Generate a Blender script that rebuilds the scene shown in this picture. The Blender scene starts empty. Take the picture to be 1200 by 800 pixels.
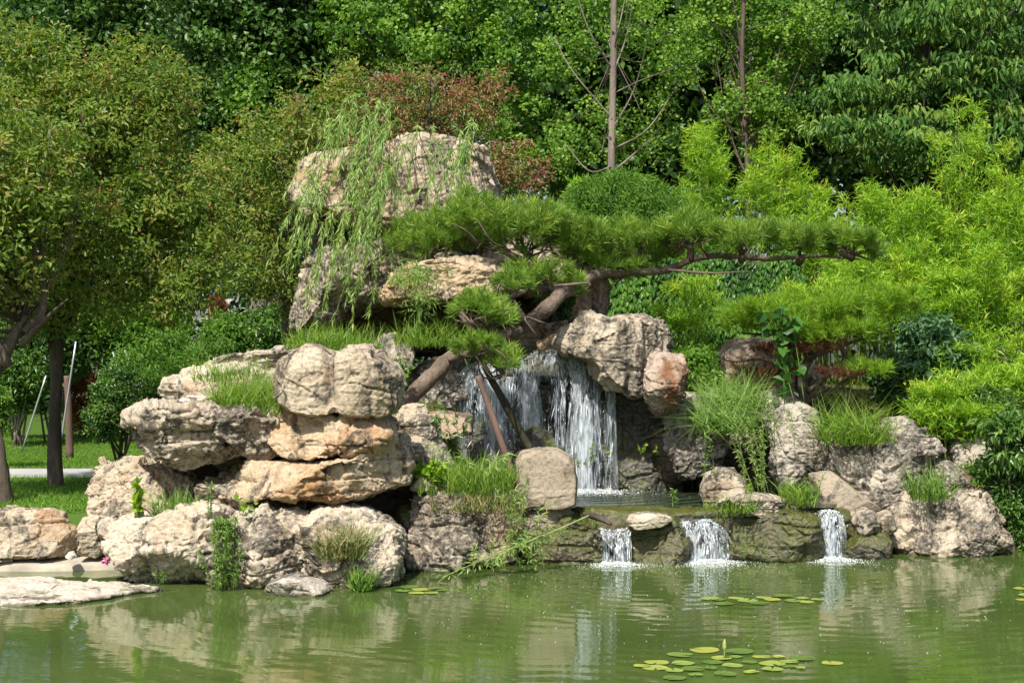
import bpy, math
import numpy as np
from mathutils import Vector

sc = bpy.context.scene
col = sc.collection
R = math.radians

# ------------------------------------------------------------------ camera
F, HZ, CAMH = 1800.0, 420.0, 2.2          # focal length in photo pixels, horizon row, lens height over the pond
cd = bpy.data.cameras.new("camera"); cam = bpy.data.objects.new("camera", cd); col.objects.link(cam)
cam.location = (0, 0, CAMH); cam.rotation_euler = (R(90), 0, 0)
cd.sensor_width = 36.0; cd.lens = 36.0 * F / 1200.0
cd.shift_y = (HZ - 400.0) / 1200.0
cd.clip_end = 600.0
sc.camera = cam

# ------------------------------------------------------------------ daylight
SUN_EL, SUN_DIR = 54.0, Vector((-0.34, -0.85, 0.0)).normalized()
sv = Vector((SUN_DIR.x * math.cos(R(SUN_EL)), SUN_DIR.y * math.cos(R(SUN_EL)), math.sin(R(SUN_EL))))
wd = bpy.data.worlds.new("World"); sc.world = wd; wd.use_nodes = True
wn = wd.node_tree; sky = wn.nodes.new("ShaderNodeTexSky"); sky.sky_type = 'NISHITA'
sky.sun_disc = False; sky.sun_elevation = R(SUN_EL); sky.sun_rotation = math.atan2(sv.x, sv.y)
sky.air_density = 1.0; sky.dust_density = 2.5; sky.ozone_density = 1.0
bg = next(n for n in wn.nodes if n.type == 'BACKGROUND')
wn.links.new(sky.outputs[0], bg.inputs[0]); bg.inputs[1].default_value = 0.11
sl = bpy.data.lights.new("sun", 'SUN'); sl.energy = 5.0; sl.angle = R(1.0); sl.color = (1.0, 0.95, 0.86)
so = bpy.data.objects.new("sun", sl); col.objects.link(so)
so.rotation_euler = (-sv).to_track_quat('-Z', 'Y').to_euler(); so.location = (-10, -15, 30)
sc.view_settings.view_transform = 'Standard'; sc.view_settings.look = 'None'
sc.view_settings.gamma = 1.0; sc.view_settings.exposure = 0.55; sc.view_settings.use_curve_mapping = False
sc.render.engine = 'CYCLES'
cy = sc.cycles
cy.max_bounces = 6; cy.diffuse_bounces = 3; cy.glossy_bounces = 3; cy.transmission_bounces = 4; cy.transparent_max_bounces = 12
cy.caustics_reflective = False; cy.caustics_refractive = False; cy.sample_clamp_indirect = 4.0

# ------------------------------------------------------------------ small numpy kit
def W(px, py, Y):
    return np.array([(px - 600.0) / F * Y, Y, CAMH - (py - HZ) / F * Y])

def PXZ(pz, Y):                            # photo row of a height at a distance
    return HZ + (CAMH - pz) / Y * F

def _h(ix, iy, iz, s):
    n = (ix * 374761393 + iy * 668265263 + iz * 2147483647 + s * 974634777) & 0xFFFFFFFF
    n = ((n ^ (n >> 13)) * 1274126177) & 0xFFFFFFFF
    n = ((n ^ (n >> 16)) * 2246822519) & 0xFFFFFFFF
    return ((n ^ (n >> 15)) & 0xFFFFFF) / 8388607.5 - 1.0

def vn(p, s=0):                            # value noise, -1..1
    p = np.asarray(p, float); i = np.floor(p).astype(np.int64); f = p - i
    u = f * f * f * (f * (f * 6 - 15) + 10); x, y, z = i[:, 0], i[:, 1], i[:, 2]
    a, b, c = u[:, 0], u[:, 1], u[:, 2]
    def L(p0, p1, t): return p0 + (p1 - p0) * t
    return L(L(L(_h(x, y, z, s), _h(x + 1, y, z, s), a), L(_h(x, y + 1, z, s), _h(x + 1, y + 1, z, s), a), b),
             L(L(_h(x, y, z + 1, s), _h(x + 1, y, z + 1, s), a), L(_h(x, y + 1, z + 1, s), _h(x + 1, y + 1, z + 1, s), a), b), c)

def fbm(p, s=0, o=4, g=0.5):
    r = 0; a = 1.0
    for k in range(o):
        r = r + a * vn(p * (2.03 ** k) + 7.3 * k, s + k); a *= g
    return r

def sst(a, b, x):
    t = np.clip((np.asarray(x, float) - a) / (b - a), 0, 1); return t * t * (3 - 2 * t)

def nrm(v):
    return v / (np.linalg.norm(v, axis=-1, keepdims=True) + 1e-9)

class MB:
    """collects shapes, all for ONE mesh"""
    def __init__(s): s.v = []; s.f = {}; s.n = 0; s.var = []
    def add(s, v, faces, var=None):
        v = np.asarray(v, float).reshape(-1, 3)
        for f in faces:
            f = np.asarray(f, np.int64)
            s.f.setdefault(f.shape[1], []).append(f + s.n)
        s.v.append(v); s.n += len(v)
        s.var.append(np.zeros(len(v)) if var is None else np.broadcast_to(np.asarray(var, float), (len(v),)))
    def mesh(s, name, mat, origin, smooth=True):
        me = bpy.data.meshes.new(name)
        v = np.concatenate(s.v) - np.asarray(origin, float)
        me.vertices.add(len(v)); me.vertices.foreach_set("co", v.astype(np.float32).ravel())
        idx = []; st = []; o = 0
        for k, fl in s.f.items():
            f = np.concatenate(fl); idx.append(f.ravel()); st.append(o + np.arange(len(f)) * k); o += f.size
        idx = np.concatenate(idx); st = np.concatenate(st)
        me.loops.add(len(idx)); me.loops.foreach_set("vertex_index", idx.astype(np.int32))
        me.polygons.add(len(st)); me.polygons.foreach_set("loop_start", st.astype(np.int32))
        me.update(calc_edges=True)
        me.polygons.foreach_set("use_smooth", np.full(len(st), smooth))
        at = me.attributes.new("var", 'FLOAT', 'POINT'); at.data.foreach_set("value", np.concatenate(s.var).astype(np.float32))
        me.materials.append(mat); me.update()
        return me

def tag(o, label=None, cat=None, group=None, kind=None):
    if label: o['label'] = label
    if cat: o['category'] = cat
    if group: o['group'] = group
    if kind: o['kind'] = kind
    return o

def obj(name, mb, mat, parent=None, origin=None, smooth=True):
    if parent is not None: og = np.array(parent.get('_o', parent.location))
    elif origin is not None: og = np.array(origin)
    else:
        v = np.concatenate(mb.v); og = np.array([v[:, 0].mean(), v[:, 1].mean(), v[:, 2].min()])
    o = bpy.data.objects.new(name, mb.mesh(name, mat, og, smooth)); col.objects.link(o)
    if parent is not None: o.parent = parent
    else: o.location = og
    return o

def sub(name, mb, mat, part, root, smooth=True):       # sub-part: parts sit at their root's origin
    o = bpy.data.objects.new(name, mb.mesh(name, mat, np.array(root.location), smooth)); col.objects.link(o); o.parent = part
    return o

def thing(name, loc, label, cat, group=None):
    o = bpy.data.objects.new(name, None); o.empty_display_size = 0.2; col.objects.link(o); o.location = tuple(float(c) for c in loc)
    return tag(o, label, cat, group)

def crv(pts, n):                           # Catmull-Rom through pts
    p = np.asarray(pts, float); m = len(p)
    if m == 2: return p[0] + (p[1] - p[0]) * np.linspace(0, 1, n)[:, None]
    e = np.vstack([2 * p[0] - p[1], p, 2 * p[-1] - p[-2]])
    t = np.linspace(0, m - 1 - 1e-6, n); i = t.astype(int); u = (t - i)[:, None]
    a, b, c, d = e[i], e[i + 1], e[i + 2], e[i + 3]
    return 0.5 * ((2 * b) + (-a + c) * u + (2 * a - 5 * b + 4 * c - d) * u * u + (-a + 3 * b - 3 * c + d) * u ** 3)

def tube(mb, pts, rad, sides=8, n=None, rough=0.0, seed=0):
    n = n or max(4, 5 * len(pts)); p = crv(pts, n)
    r = np.interp(np.linspace(0, 1, n), np.linspace(0, 1, len(rad)), rad)
    t = nrm(np.gradient(p, axis=0)); ref = np.array([0.13, 0.31, 0.94]) if abs(t[:, 2]).mean() < 0.8 else np.array([0.9, 0.4, 0.05])
    a = nrm(np.cross(t, ref)); b = np.cross(t, a)
    th = np.linspace(0, 2 * np.pi, sides, endpoint=False)
    ring = (np.cos(th)[None, :, None] * a[:, None, :] + np.sin(th)[None, :, None] * b[:, None, :])
    rr = np.repeat(r[:, None], sides, 1)
    if rough: rr = rr * (1 + rough * vn((p[:, None, :] + ring * 0.1).reshape(-1, 3) * 9, seed).reshape(n, sides))
    v = (p[:, None, :] + ring * rr[..., None]).reshape(-1, 3)
    i = np.arange(n - 1)[:, None] * sides; j = np.arange(sides)[None, :]; k = (j + 1) % sides
    q = np.stack([i + j, i + k, i + sides + k, i + sides + j], -1).reshape(-1, 4)
    v = np.vstack([v, p[0], p[-1]]); N = n * sides
    c0 = np.stack([np.full(sides, N), np.arange(sides)[::-1], np.roll(np.arange(sides)[::-1], -1)], -1)
    c1 = np.stack([np.full(sides, N + 1), N - sides + np.arange(sides), N - sides + np.roll(np.arange(sides), -1)], -1)
    mb.add(v, [q, c0, c1])

def leaves(mb, P, D, Nn, L, Wd, var, kind='fold', bend=0.0):
    """P base points, D leaf directions, Nn leaf normals; kind fold = two folded halves, flat = one diamond, strip = narrow bent blade"""
    D = nrm(D); S = nrm(np.cross(D, Nn)); U = np.cross(S, D)
    L = np.broadcast_to(L, (len(P),))[:, None]; Wd = np.broadcast_to(Wd, (len(P),))[:, None]
    n = len(P); b = np.arange(n)[:, None]
    if kind == 'flat':
        v = np.stack([P, P + D * L * .45 + S * Wd * .5, P + D * L - U * L * bend, P + D * L * .45 - S * Wd * .5], 1)
        f = [b * 4 + np.array([[0, 1, 2, 3]])]; k = 4
    elif kind == 'fold':
        up = U * Wd * .22
        v = np.stack([P, P + D * L * .28 + S * Wd * .46 + up, P + D * L * .68 + S * Wd * .38 + up - U * L * bend * .4, P + D * L - U * L * bend,
                      P + D * L * .68 - S * Wd * .38 + up - U * L * bend * .4, P + D * L * .28 - S * Wd * .46 + up], 1)
        f = [np.vstack([b * 6 + np.array([[0, 1, 2, 3]]), b * 6 + np.array([[0, 3, 4, 5]])])]; k = 6
    else:
        m = P + D * L * .5 + U * L * bend * .12; 
        v = np.stack([P - S * Wd * .5, P + S * Wd * .5, m + S * Wd * .36, m - S * Wd * .36, P + D * L - U * L * bend], 1)
        f = [b * 5 + np.array([[0, 1, 2, 3]]), b * 5 + np.array([[3, 2, 4]])]; k = 5
    mb.add(v.reshape(-1, 3), f, np.repeat(np.broadcast_to(var, (n,)), k))

def rdir(r, n, up=0.0):
    v = r.normal(size=(n, 3)); v[:, 2] += up; return nrm(v)

# ------------------------------------------------------------------ materials
class NT:
    def __init__(s, name):
        s.m = bpy.data.materials.new(name); s.m.use_nodes = True; s.t = s.m.node_tree; s.t.nodes.clear()
        s.out = s.n("ShaderNodeOutputMaterial")
    def n(s, ty, **kw):
        x = s.t.nodes.new(ty)
        for k, v in kw.items(): setattr(x, k, v)
        return x
    def set(s, sock, v):
        if isinstance(v, bpy.types.NodeSocket): s.t.links.new(v, sock)
        elif v is not None: sock.default_value = (*v, 1) if isinstance(v, (tuple, list)) and len(v) == 3 and sock.type == 'RGBA' else v
    def co(s, scale=(1, 1, 1), kind='Object'):
        tc = s.n("ShaderNodeTexCoord"); oi = s.n("ShaderNodeObjectInfo"); mp = s.n("ShaderNodeMapping")
        s.t.links.new(tc.outputs[kind], mp.inputs[0]); mp.inputs[3].default_value = scale
        ad = s.n("ShaderNodeVectorMath", operation='MULTIPLY_ADD'); ad.inputs[0].default_value = (37.0, 19.0, 53.0)
        s.t.links.new(oi.outputs['Random'], ad.inputs[1]); s.t.links.new(mp.outputs[0], ad.inputs[2])
        return ad.outputs[0]
    def noise(s, vec, scale, detail=5, rough=0.55, dist=0.0):
        x = s.n("ShaderNodeTexNoise"); s.set(x.inputs['Vector'], vec); x.inputs['Scale'].default_value = scale
        x.inputs['Detail'].default_value = detail; x.inputs['Roughness'].default_value = rough; x.inputs['Distortion'].default_value = dist
        return x.outputs[0]
    def vor(s, vec, scale, feat='DISTANCE_TO_EDGE'):
        x = s.n("ShaderNodeTexVoronoi", feature=feat); s.set(x.inputs['Vector'], vec); x.inputs['Scale'].default_value = scale
        return x.outputs['Distance']
    def ramp(s, fac, stops, interp='LINEAR'):
        x = s.n("ShaderNodeValToRGB"); s.set(x.inputs[0], fac); e = x.color_ramp.elements; x.color_ramp.interpolation = interp
        while len(e) < len(stops): e.new(0.5)
        for k, (p, c) in enumerate(stops):
            e[k].position = p; e[k].color = (*c, 1) if isinstance(c, tuple) else (c, c, c, 1)
        return x.outputs[0]
    def mix(s, fac, a, b, mode='MIX'):
        x = s.n("ShaderNodeMix", data_type='RGBA', blend_type=mode)
        s.set(x.inputs[0], fac); s.set(x.inputs[6], a); s.set(x.inputs[7], b); return x.outputs[2]
    def math(s, op, a, b=None, clamp=False):
        x = s.n("ShaderNodeMath", operation=op, use_clamp=clamp); s.set(x.inputs[0], a); s.set(x.inputs[1], b); return x.outputs[0]
    def attr(s, name):
        x = s.n("ShaderNodeAttribute", attribute_name=name); return x.outputs['Fac']
    def up(s):
        g = s.n("ShaderNodeNewGeometry"); sp = s.n("ShaderNodeSeparateXYZ"); s.t.links.new(g.outputs['Normal'], sp.inputs[0]); return sp.outputs['Z']
    def bump(s, h, strength, dist=0.02, nin=None):
        x = s.n("ShaderNodeBump"); x.inputs['Strength'].default_value = strength; x.inputs['Distance'].default_value = dist
        s.set(x.inputs['Height'], h)
        if nin: s.set(x.inputs['Normal'], nin)
        return x.outputs[0]
    def pbr(s, base, rough=0.6, normal=None, spec=0.5, **kw):
        x = s.n("ShaderNodeBsdfPrincipled"); s.set(x.inputs['Base Color'], base); s.set(x.inputs['Roughness'], rough)
        x.inputs['Specular IOR Level'].default_value = spec
        if normal: s.set(x.inputs['Normal'], normal)
        for k, v in kw.items(): s.set(x.inputs[k.replace('_', ' ')], v)
        return x.outputs[0]
    def done(s, sh): s.t.links.new(sh, s.out.inputs[0]); return s.m

def rock_mat(name, pale=(.56, .48, .37), tan=(.40, .30, .19), warm=(.40, .20, .075), dark=(.045, .042, .036), warm_amt=.35, dark_amt=.4, moss=0.0,
             wet=False, mosscol=(.075, .095, .012), streak=True):
    t = NT(name); c = t.co()
    n1 = t.noise(c, 1.7, 6, .62, .6); n2 = t.noise(c, 5.5, 8, .65, .4)
    col_ = t.ramp(n1, [(.28, tan), (.5, tuple((a + b) / 2 for a, b in zip(tan, pale))), (.72, pale)])
    col_ = t.mix(t.ramp(n2, [(.38, 0.0), (.68, .55)]), col_, pale)
    wn_ = t.noise(t.co((1, 1, .8)), 1.25, 5, .6, 1.2)
    col_ = t.mix(t.ramp(wn_, [(.62 - .25 * warm_amt, 0.0), (.80 - .2 * warm_amt, min(1, .35 + warm_amt))]), col_, warm)
    fine = t.noise(c, 28, 6, .7)
    col_ = t.mix(.62, col_, t.ramp(fine, [(.32, (.22, .20, .18)), (.5, (.88, .87, .86)), (.72, (1, 1, 1))]), 'MULTIPLY')
    # black weathering: blotches and rain streaks
    dn = t.noise(t.co((1, 1, .38 if streak else 1.0)), 2.6, 8, .68, .8)
    lo = .625 - .20 * dark_amt
    dk = t.ramp(dn, [(lo, 0.0), (lo + .07, .92)])
    sp = t.ramp(t.noise(c, 16, 5, .7), [(.36, .15), (.56, 1.0)])
    dk = t.math('MULTIPLY', dk, sp)
    col_ = t.mix(dk, col_, dark)
    cr = t.math('ABSOLUTE', t.math('SUBTRACT', t.noise(t.co((1, 1, 1.7)), 1.6, 7, .62, .7), .5))
    vor = t.ramp(cr, [(.0, 0.0), (.010, 1.0)])
    col_ = t.mix(t.math('MULTIPLY', t.math('SUBTRACT', 1.0, vor), t.ramp(n1, [(.45, 0.0), (.6, .55)])), col_, tuple(x * .35 for x in tan))
    gp = t.n("ShaderNodeNewGeometry"); sz = t.n("ShaderNodeSeparateXYZ"); t.t.links.new(gp.outputs['Position'], sz.inputs[0])   # damp, algae-stained waterline
    wl = t.ramp(t.math('ADD', sz.outputs['Z'], t.math('MULTIPLY', t.math('SUBTRACT', n2, .5), .22)), [(.008, .85), (.04, 0.0)])
    col_ = t.mix(wl, col_, (.075, .072, .035))
    rg = .85
    if moss > 0:
        mn = t.noise(c, 2.2, 7, .65); up = t.up()
        mf = t.math('ADD', t.math('MULTIPLY', up, .28), mn)
        mk = t.ramp(mf, [(.74 - .42 * moss, 0.0), (.90 - .42 * moss, .95)])
        mc = t.mix(t.noise(c, 9, 5), tuple(x * .35 for x in mosscol), tuple(x * 1.5 for x in mosscol))
        col_ = t.mix(mk, col_, mc)
    if wet: rg = t.ramp(n2, [(.35, .18), (.7, .55)])
    h = t.math('SUBTRACT', t.noise(c, 11, 9, .72, .3), t.math('MULTIPLY', t.math('ABSOLUTE', t.math('SUBTRACT', t.noise(c, 6, 6, .6, .5), .5)), -1.6))
    nb = t.bump(h, .5, .04)
    nb = t.bump(t.noise(c, 46, 6, .75), .4, .014, nb)
    nb = t.bump(vor, .3, .02, nb)
    return t.done(t.pbr(col_, rg, nb, .5 if wet else .25))

def leaf_mat(name, stops, transl=.35, rough=.5, spec=.35):
    t = NT(name); v = t.attr("var")
    c = t.ramp(v, stops)
    a = t.pbr(c, rough, None, spec)
    tr = t.n("ShaderNodeBsdfTranslucent")
    t.set(tr.inputs[0], t.mix(1.0, c, (1.15, 1.25, .55), 'MULTIPLY'))
    m = t.n("ShaderNodeMixShader"); m.inputs[0].default_value = transl
    t.t.links.new(a, m.inputs[1]); t.t.links.new(tr.outputs[0], m.inputs[2])
    return t.done(m.outputs[0])

def bark_mat(name, a, b, sc_=(1, 1, .25), scale=14, bump=.8):
    t = NT(name); c = t.co(sc_); n = t.noise(c, scale, 7, .65, .5); n2 = t.noise(c, scale * .25, 4)
    cc = t.mix(t.ramp(n2, [(.4, 0.0), (.65, .7)]), t.ramp(n, [(.3, a), (.7, b)]), tuple(x * .55 for x in a))
    return t.done(t.pbr(cc, .9, t.bump(n, bump, .04), .2))

def plain_mat(name, c, rough=.6, var=.25, scale=8, bump=.2, metal=0.0):
    t = NT(name); n = t.noise(t.co(), scale, 6, .6)
    cc = t.ramp(n, [(.3, tuple(x * (1 - var) for x in c)), (.7, tuple(min(1, x * (1 + var)) for x in c))])
    return t.done(t.pbr(cc, rough, t.bump(n, bump, .02), .4, Metallic=metal))

M = {}
M['tan'] = rock_mat("tan_limestone", pale=(.53, .455, .345), tan=(.36, .28, .18), warm=(.36, .17, .06), warm_amt=.38, dark_amt=.72)
M['pale'] = rock_mat("pale_limestone", pale=(.57, .505, .40), tan=(.41, .335, .235), warm=(.36, .20, .09), warm_amt=.25, dark_amt=.66)
M['warm'] = rock_mat("ochre_limestone", pale=(.55, .45, .32), tan=(.40, .275, .15), warm=(.38, .18, .06), warm_amt=.5, dark_amt=.55)
M['weath'] = rock_mat("weathered_limestone", pale=(.52, .46, .37), tan=(.34, .27, .185), warm=(.33, .17, .07), warm_amt=.25, dark_amt=1.05)
M['grey'] = rock_mat("grey_limestone", pale=(.50, .455, .38), tan=(.30, .255, .195), warm=(.24, .14, .08), warm_amt=.12, dark_amt=.88)
M['gtan'] = rock_mat("grey_tan_limestone", pale=(.51, .445, .35), tan=(.36, .29, .205), warm=(.30, .18, .09), warm_amt=.2, dark_amt=.85)
M['block'] = rock_mat("dressed_stone", pale=(.38, .325, .25), tan=(.30, .24, .165), warm=(.28, .18, .10), warm_amt=.2, dark_amt=.5)
M['red'] = rock_mat("rusty_limestone", pale=(.46, .39, .32), tan=(.27, .165, .095), warm=(.20, .09, .04), warm_amt=.6, dark_amt=.5)
M['white'] = rock_mat("bleached_limestone", pale=(.60, .545, .46), tan=(.46, .39, .30), warm_amt=.08, dark_amt=.36, streak=False)
M['mossy'] = rock_mat("mossy_wet_stone", pale=(.20, .175, .12), tan=(.10, .08, .05), warm=(.14, .08, .03), warm_amt=.4, dark_amt=.7, moss=.72, wet=True, mosscol=(.07, .078, .012))
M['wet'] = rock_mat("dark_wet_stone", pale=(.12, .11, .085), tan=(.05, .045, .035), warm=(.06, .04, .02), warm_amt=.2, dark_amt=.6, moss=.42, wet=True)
M['shade'] = rock_mat("shade_toned_stone", pale=(.16, .13, .10), tan=(.09, .07, .05), warm=(.10, .055, .025), warm_amt=.3, dark_amt=.6)  # recess rocks: shade put into a darker stone colour; ivy wall shares it
# ------------------------------------------------------------------ setting: ground, pond, path
def gh(x, y):
    x = np.asarray(x, float); y = np.asarray(y, float)
    shore = 16.35 + 1.0 * sst(-.2, .5, x) + .35 * sst(3.4, 4.4, x) - .1 * sst(5.8, 6.4, x) + .15 * vn(np.stack([x * .8, x * 0, x * 0], -1).reshape(-1, 3), 4).reshape(x.shape)
    z = -.75 + 1.27 * sst(shore - .35, shore + .45, y)
    w1 = sst(-4.6, -3.6, x) * (1 - sst(-.9, -.3, x))
    z = z + w1 * (1.0 * sst(17.2, 17.9, y) + .35 * sst(18.2, 20, y))
    z = z + .38 * np.exp(-((x + .45) / .55) ** 2 - ((y - 17.1) / .55) ** 2) * 1.0
    w2 = sst(-.9, -.3, x) * (1 - sst(3.2, 3.8, x))
    z = z - w2 * .35 * sst(16.9, 17.3, y) * (1 - sst(20.6, 20.9, y)) + w2 * 1.55 * sst(20.5, 21.2, y)
    w3 = sst(3.2, 3.8, x) * (1 - sst(9, 14, x))
    z = z + w3 * (.35 * sst(17.8, 18.3, y) + .75 * sst(19.5, 20.8, y) + .2 * sst(20, 22, y))
    far = sst(25, 31, y); z = z * (1 - far) + .5 * far * sst(0, 1, far)
    p = np.stack([x, y, x * 0], -1).reshape(-1, 3)
    z = z + .05 * fbm(p * .7, 3, 3).reshape(x.shape) * sst(15.8, 17, y) * (sst(-5.2, -4.4, x) * .9 + .12)
    z = np.where(y < 16, np.where(y < 4, z + 1.3 * (1 - sst(-1.5, 1.5, y)), z), z)
    # pond banks left and right, out of the picture
    side = np.maximum(sst(11, 13, np.abs(x)), 0) * (1 - sst(15.5, 16.5, y))
    return z + side * 1.2
def grid_axis(a, b, f0, f1, fine, coarse):
    return np.concatenate([np.arange(a, f0, coarse), np.arange(f0, f1, fine), np.arange(f1, b + coarse, coarse)])
gx = grid_axis(-260, 260, -14, 14, .14, 12); gy = grid_axis(-60, 300, 14.4, 30, .14, 8)
X, Yy = np.meshgrid(gx, gy); Z = gh(X, Yy)
mb = MB(); nx = len(gx); ny = len(gy)
i = np.arange(ny - 1)[:, None] * nx; j = np.arange(nx - 1)[None, :]
mb.add(np.stack([X, Yy, Z], -1).reshape(-1, 3), [np.stack([i + j, i + j + 1, i + nx + j + 1, i + nx + j], -1).reshape(-1, 4)])
t = NT("ground_soil"); c = t.co(); n = t.noise(c, .9, 7, .65); n2 = t.noise(c, 9, 6, .7)
tcw = t.n("ShaderNodeTexCoord"); sx = t.n("ShaderNodeSeparateXYZ"); t.t.links.new(tcw.outputs['Object'], sx.inputs[0])
soil = t.mix(n2, (.06, .042, .026), (.17, .125, .08))
turf = t.mix(n2, (.035, .075, .012), (.075, .15, .02))
lawn = t.ramp(t.math('MULTIPLY', sx.outputs['X'], -.1), [(.40, 0.0), (.47, 1.0)])
turf_f = t.math('MAXIMUM', t.math('MULTIPLY', lawn, .95), t.ramp(n, [(.46, 0.0), (.58, .6)]))
M['ground'] = t.done(t.pbr(t.mix(turf_f, soil, turf), .95, t.bump(n2, .6, .03), .1))
obj('ground', mb, M['ground'], origin=(0, 0, 0))['kind'] = 'structure'

# pond water
def sheet(x0, x1, y0, y1, z, nx=2, ny=2):
    m = MB(); xs = np.linspace(x0, x1, nx); ys = np.linspace(y0, y1, ny); X, Y_ = np.meshgrid(xs, ys)
    i = np.arange(ny - 1)[:, None] * nx; j = np.arange(nx - 1)[None, :]
    m.add(np.stack([X, Y_, X * 0 + z], -1).reshape(-1, 3), [np.stack([i + j, i + j + 1, i + nx + j + 1, i + nx + j], -1).reshape(-1, 4)])
    return m
def water_mat(name, a, b, ripple, rings=(), fine=0.3, rough=.03):
    t = NT(name); tc = t.n("ShaderNodeTexCoord"); v = tc.outputs['Object']
    base = t.mix(t.ramp(t.noise(v, .35, 3, .5, .3), [(.35, 0.0), (.65, 1.0)]), a, b)
    mp = t.n("ShaderNodeMapping"); t.t.links.new(v, mp.inputs[0]); mp.inputs[3].default_value = (.75, 1.5, 1)
    h = t.math('MULTIPLY', t.noise(mp.outputs[0], 2.6, 3, .5, .4), 1.0)
    calm = t.ramp(t.noise(v, .28, 2, .5), [(.35, .25), (.65, 1.0)])
    h = t.math('MULTIPLY', t.math('ADD', h, t.math('MULTIPLY', t.noise(mp.outputs[0], 9, 3, .55), fine)), calm)
    for (x, y, s, amp) in rings:
        d = t.n("ShaderNodeVectorMath", operation='DISTANCE'); t.t.links.new(v, d.inputs[0]); d.inputs[1].default_value = (x, y, 0)
        ph = t.math('SINE', t.math('MULTIPLY', t.math('ADD', d.outputs['Value'], t.math('MULTIPLY', t.noise(v, 1.2, 2), .35)), s))
        fall = t.math('DIVIDE', amp, t.math('ADD', 1.0, t.math('MULTIPLY', d.outputs['Value'], .55)))
        h = t.math('ADD', h, t.math('MULTIPLY', ph, fall))
    return t.done(t.pbr(base, rough, t.bump(h, ripple, .05), .5, IOR=1.33))
M['pond'] = water_mat("pond_water", (.050, .080, .018), (.075, .110, .027), .065,
                      [(1.05, 16.2, 26, .30), (2.05, 16.2, 24, .32), (3.5, 16.5, 25, .25)])
obj('pond_water', sheet(-13, 13, -3, 18.6, 0), M['pond'], origin=(0, 0, 0))['kind'] = 'structure'
M['pool'] = water_mat("pool_water", (.018, .032, .018), (.03, .045, .022), .7, [(.6, 19.4, 22, .6)], .8, .06)
obj('pool_water', sheet(-.75, 3.6, 17.05, 20.9, .545), M['pool'], origin=(0, 0, 0))['kind'] = 'structure'

# concrete path across the lawn: slab with kerb edges
def box(mb, c, s, rz=0.0, taper=1.0):
    x, y, z = np.array(s) / 2.0
    v = np.array([[-x, -y, -z], [x, -y, -z], [x, y, -z], [-x, y, -z], [-x * taper, -y * taper, z], [x * taper, -y * taper, z], [x * taper, y * taper, z], [-x * taper, y * taper, z]])
    ca, sa = math.cos(rz), math.sin(rz); v = np.stack([v[:, 0] * ca - v[:, 1] * sa, v[:, 0] * sa + v[:, 1] * ca, v[:, 2]], -1) + np.array(c)
    mb.add(v, [[[0, 3, 2, 1], [4, 5, 6, 7], [0, 1, 5, 4], [1, 2, 6, 5], [2, 3, 7, 6], [3, 0, 4, 7]]])
M['concrete'] = plain_mat("path_concrete", (.36, .35, .35), .9, .15, 3, .1)
m = MB()
xs = np.linspace(-40, -4.2, 60); yc = 22.6 + .35 * np.sin(xs * .18)
for k in range(len(xs) - 1):
    a = np.array([xs[k], yc[k]]); b = np.array([xs[k + 1], yc[k + 1]])
    g0 = float(gh(np.array([a[0]]), np.array([a[1]]))[0]); g1 = float(gh(np.array([b[0]]), np.array([b[1]]))[0])
    v = [[a[0], a[1] - .55, g0 - .1], [b[0], b[1] - .55, g1 - .1], [b[0], b[1] + .55, g1 - .1], [a[0], a[1] + .55, g0 - .1],
         [a[0], a[1] - .55, g0 + .05], [b[0], b[1] - .55, g1 + .05], [b[0], b[1] + .55, g1 + .05], [a[0], a[1] + .55, g0 + .05]]
    m.add(v, [[[4, 5, 6, 7], [0, 1, 5, 4], [2, 3, 7, 6]]])
obj('path', m, M['concrete'], origin=(0, 0, 0), smooth=False)['kind'] = 'structure'

# concrete ledge at the pond's left corner
M['ledge'] = plain_mat("ledge_concrete", (.34, .30, .235), .9, .3, 4, .3)
m = MB(); n = 26; xs = np.linspace(-9, -3.75, n)
yf = 16.05 - .2 * np.sin((xs + 9) * .6); prof = [(0, -.5), (0, .04), (.04, .07), (.5, .11), (1.1, .17), (1.6, .2)]
v = np.array([[[x, y + a + .05 * math.sin(3 * x), b + .012 * math.sin(7 * x)] for a, b in prof] for x, y in zip(xs, yf)])
i = np.arange(n - 1)[:, None] * 6; j = np.arange(5)[None, :]
m.add(v.reshape(-1, 3), [np.stack([i + j, i + 6 + j, i + 7 + j, i + j + 1], -1).reshape(-1, 4)])
tag(obj('concrete_ledge', m, M['ledge']), 'low rounded concrete ledge at the water under the long lawn edging stone', 'ledge')

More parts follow.
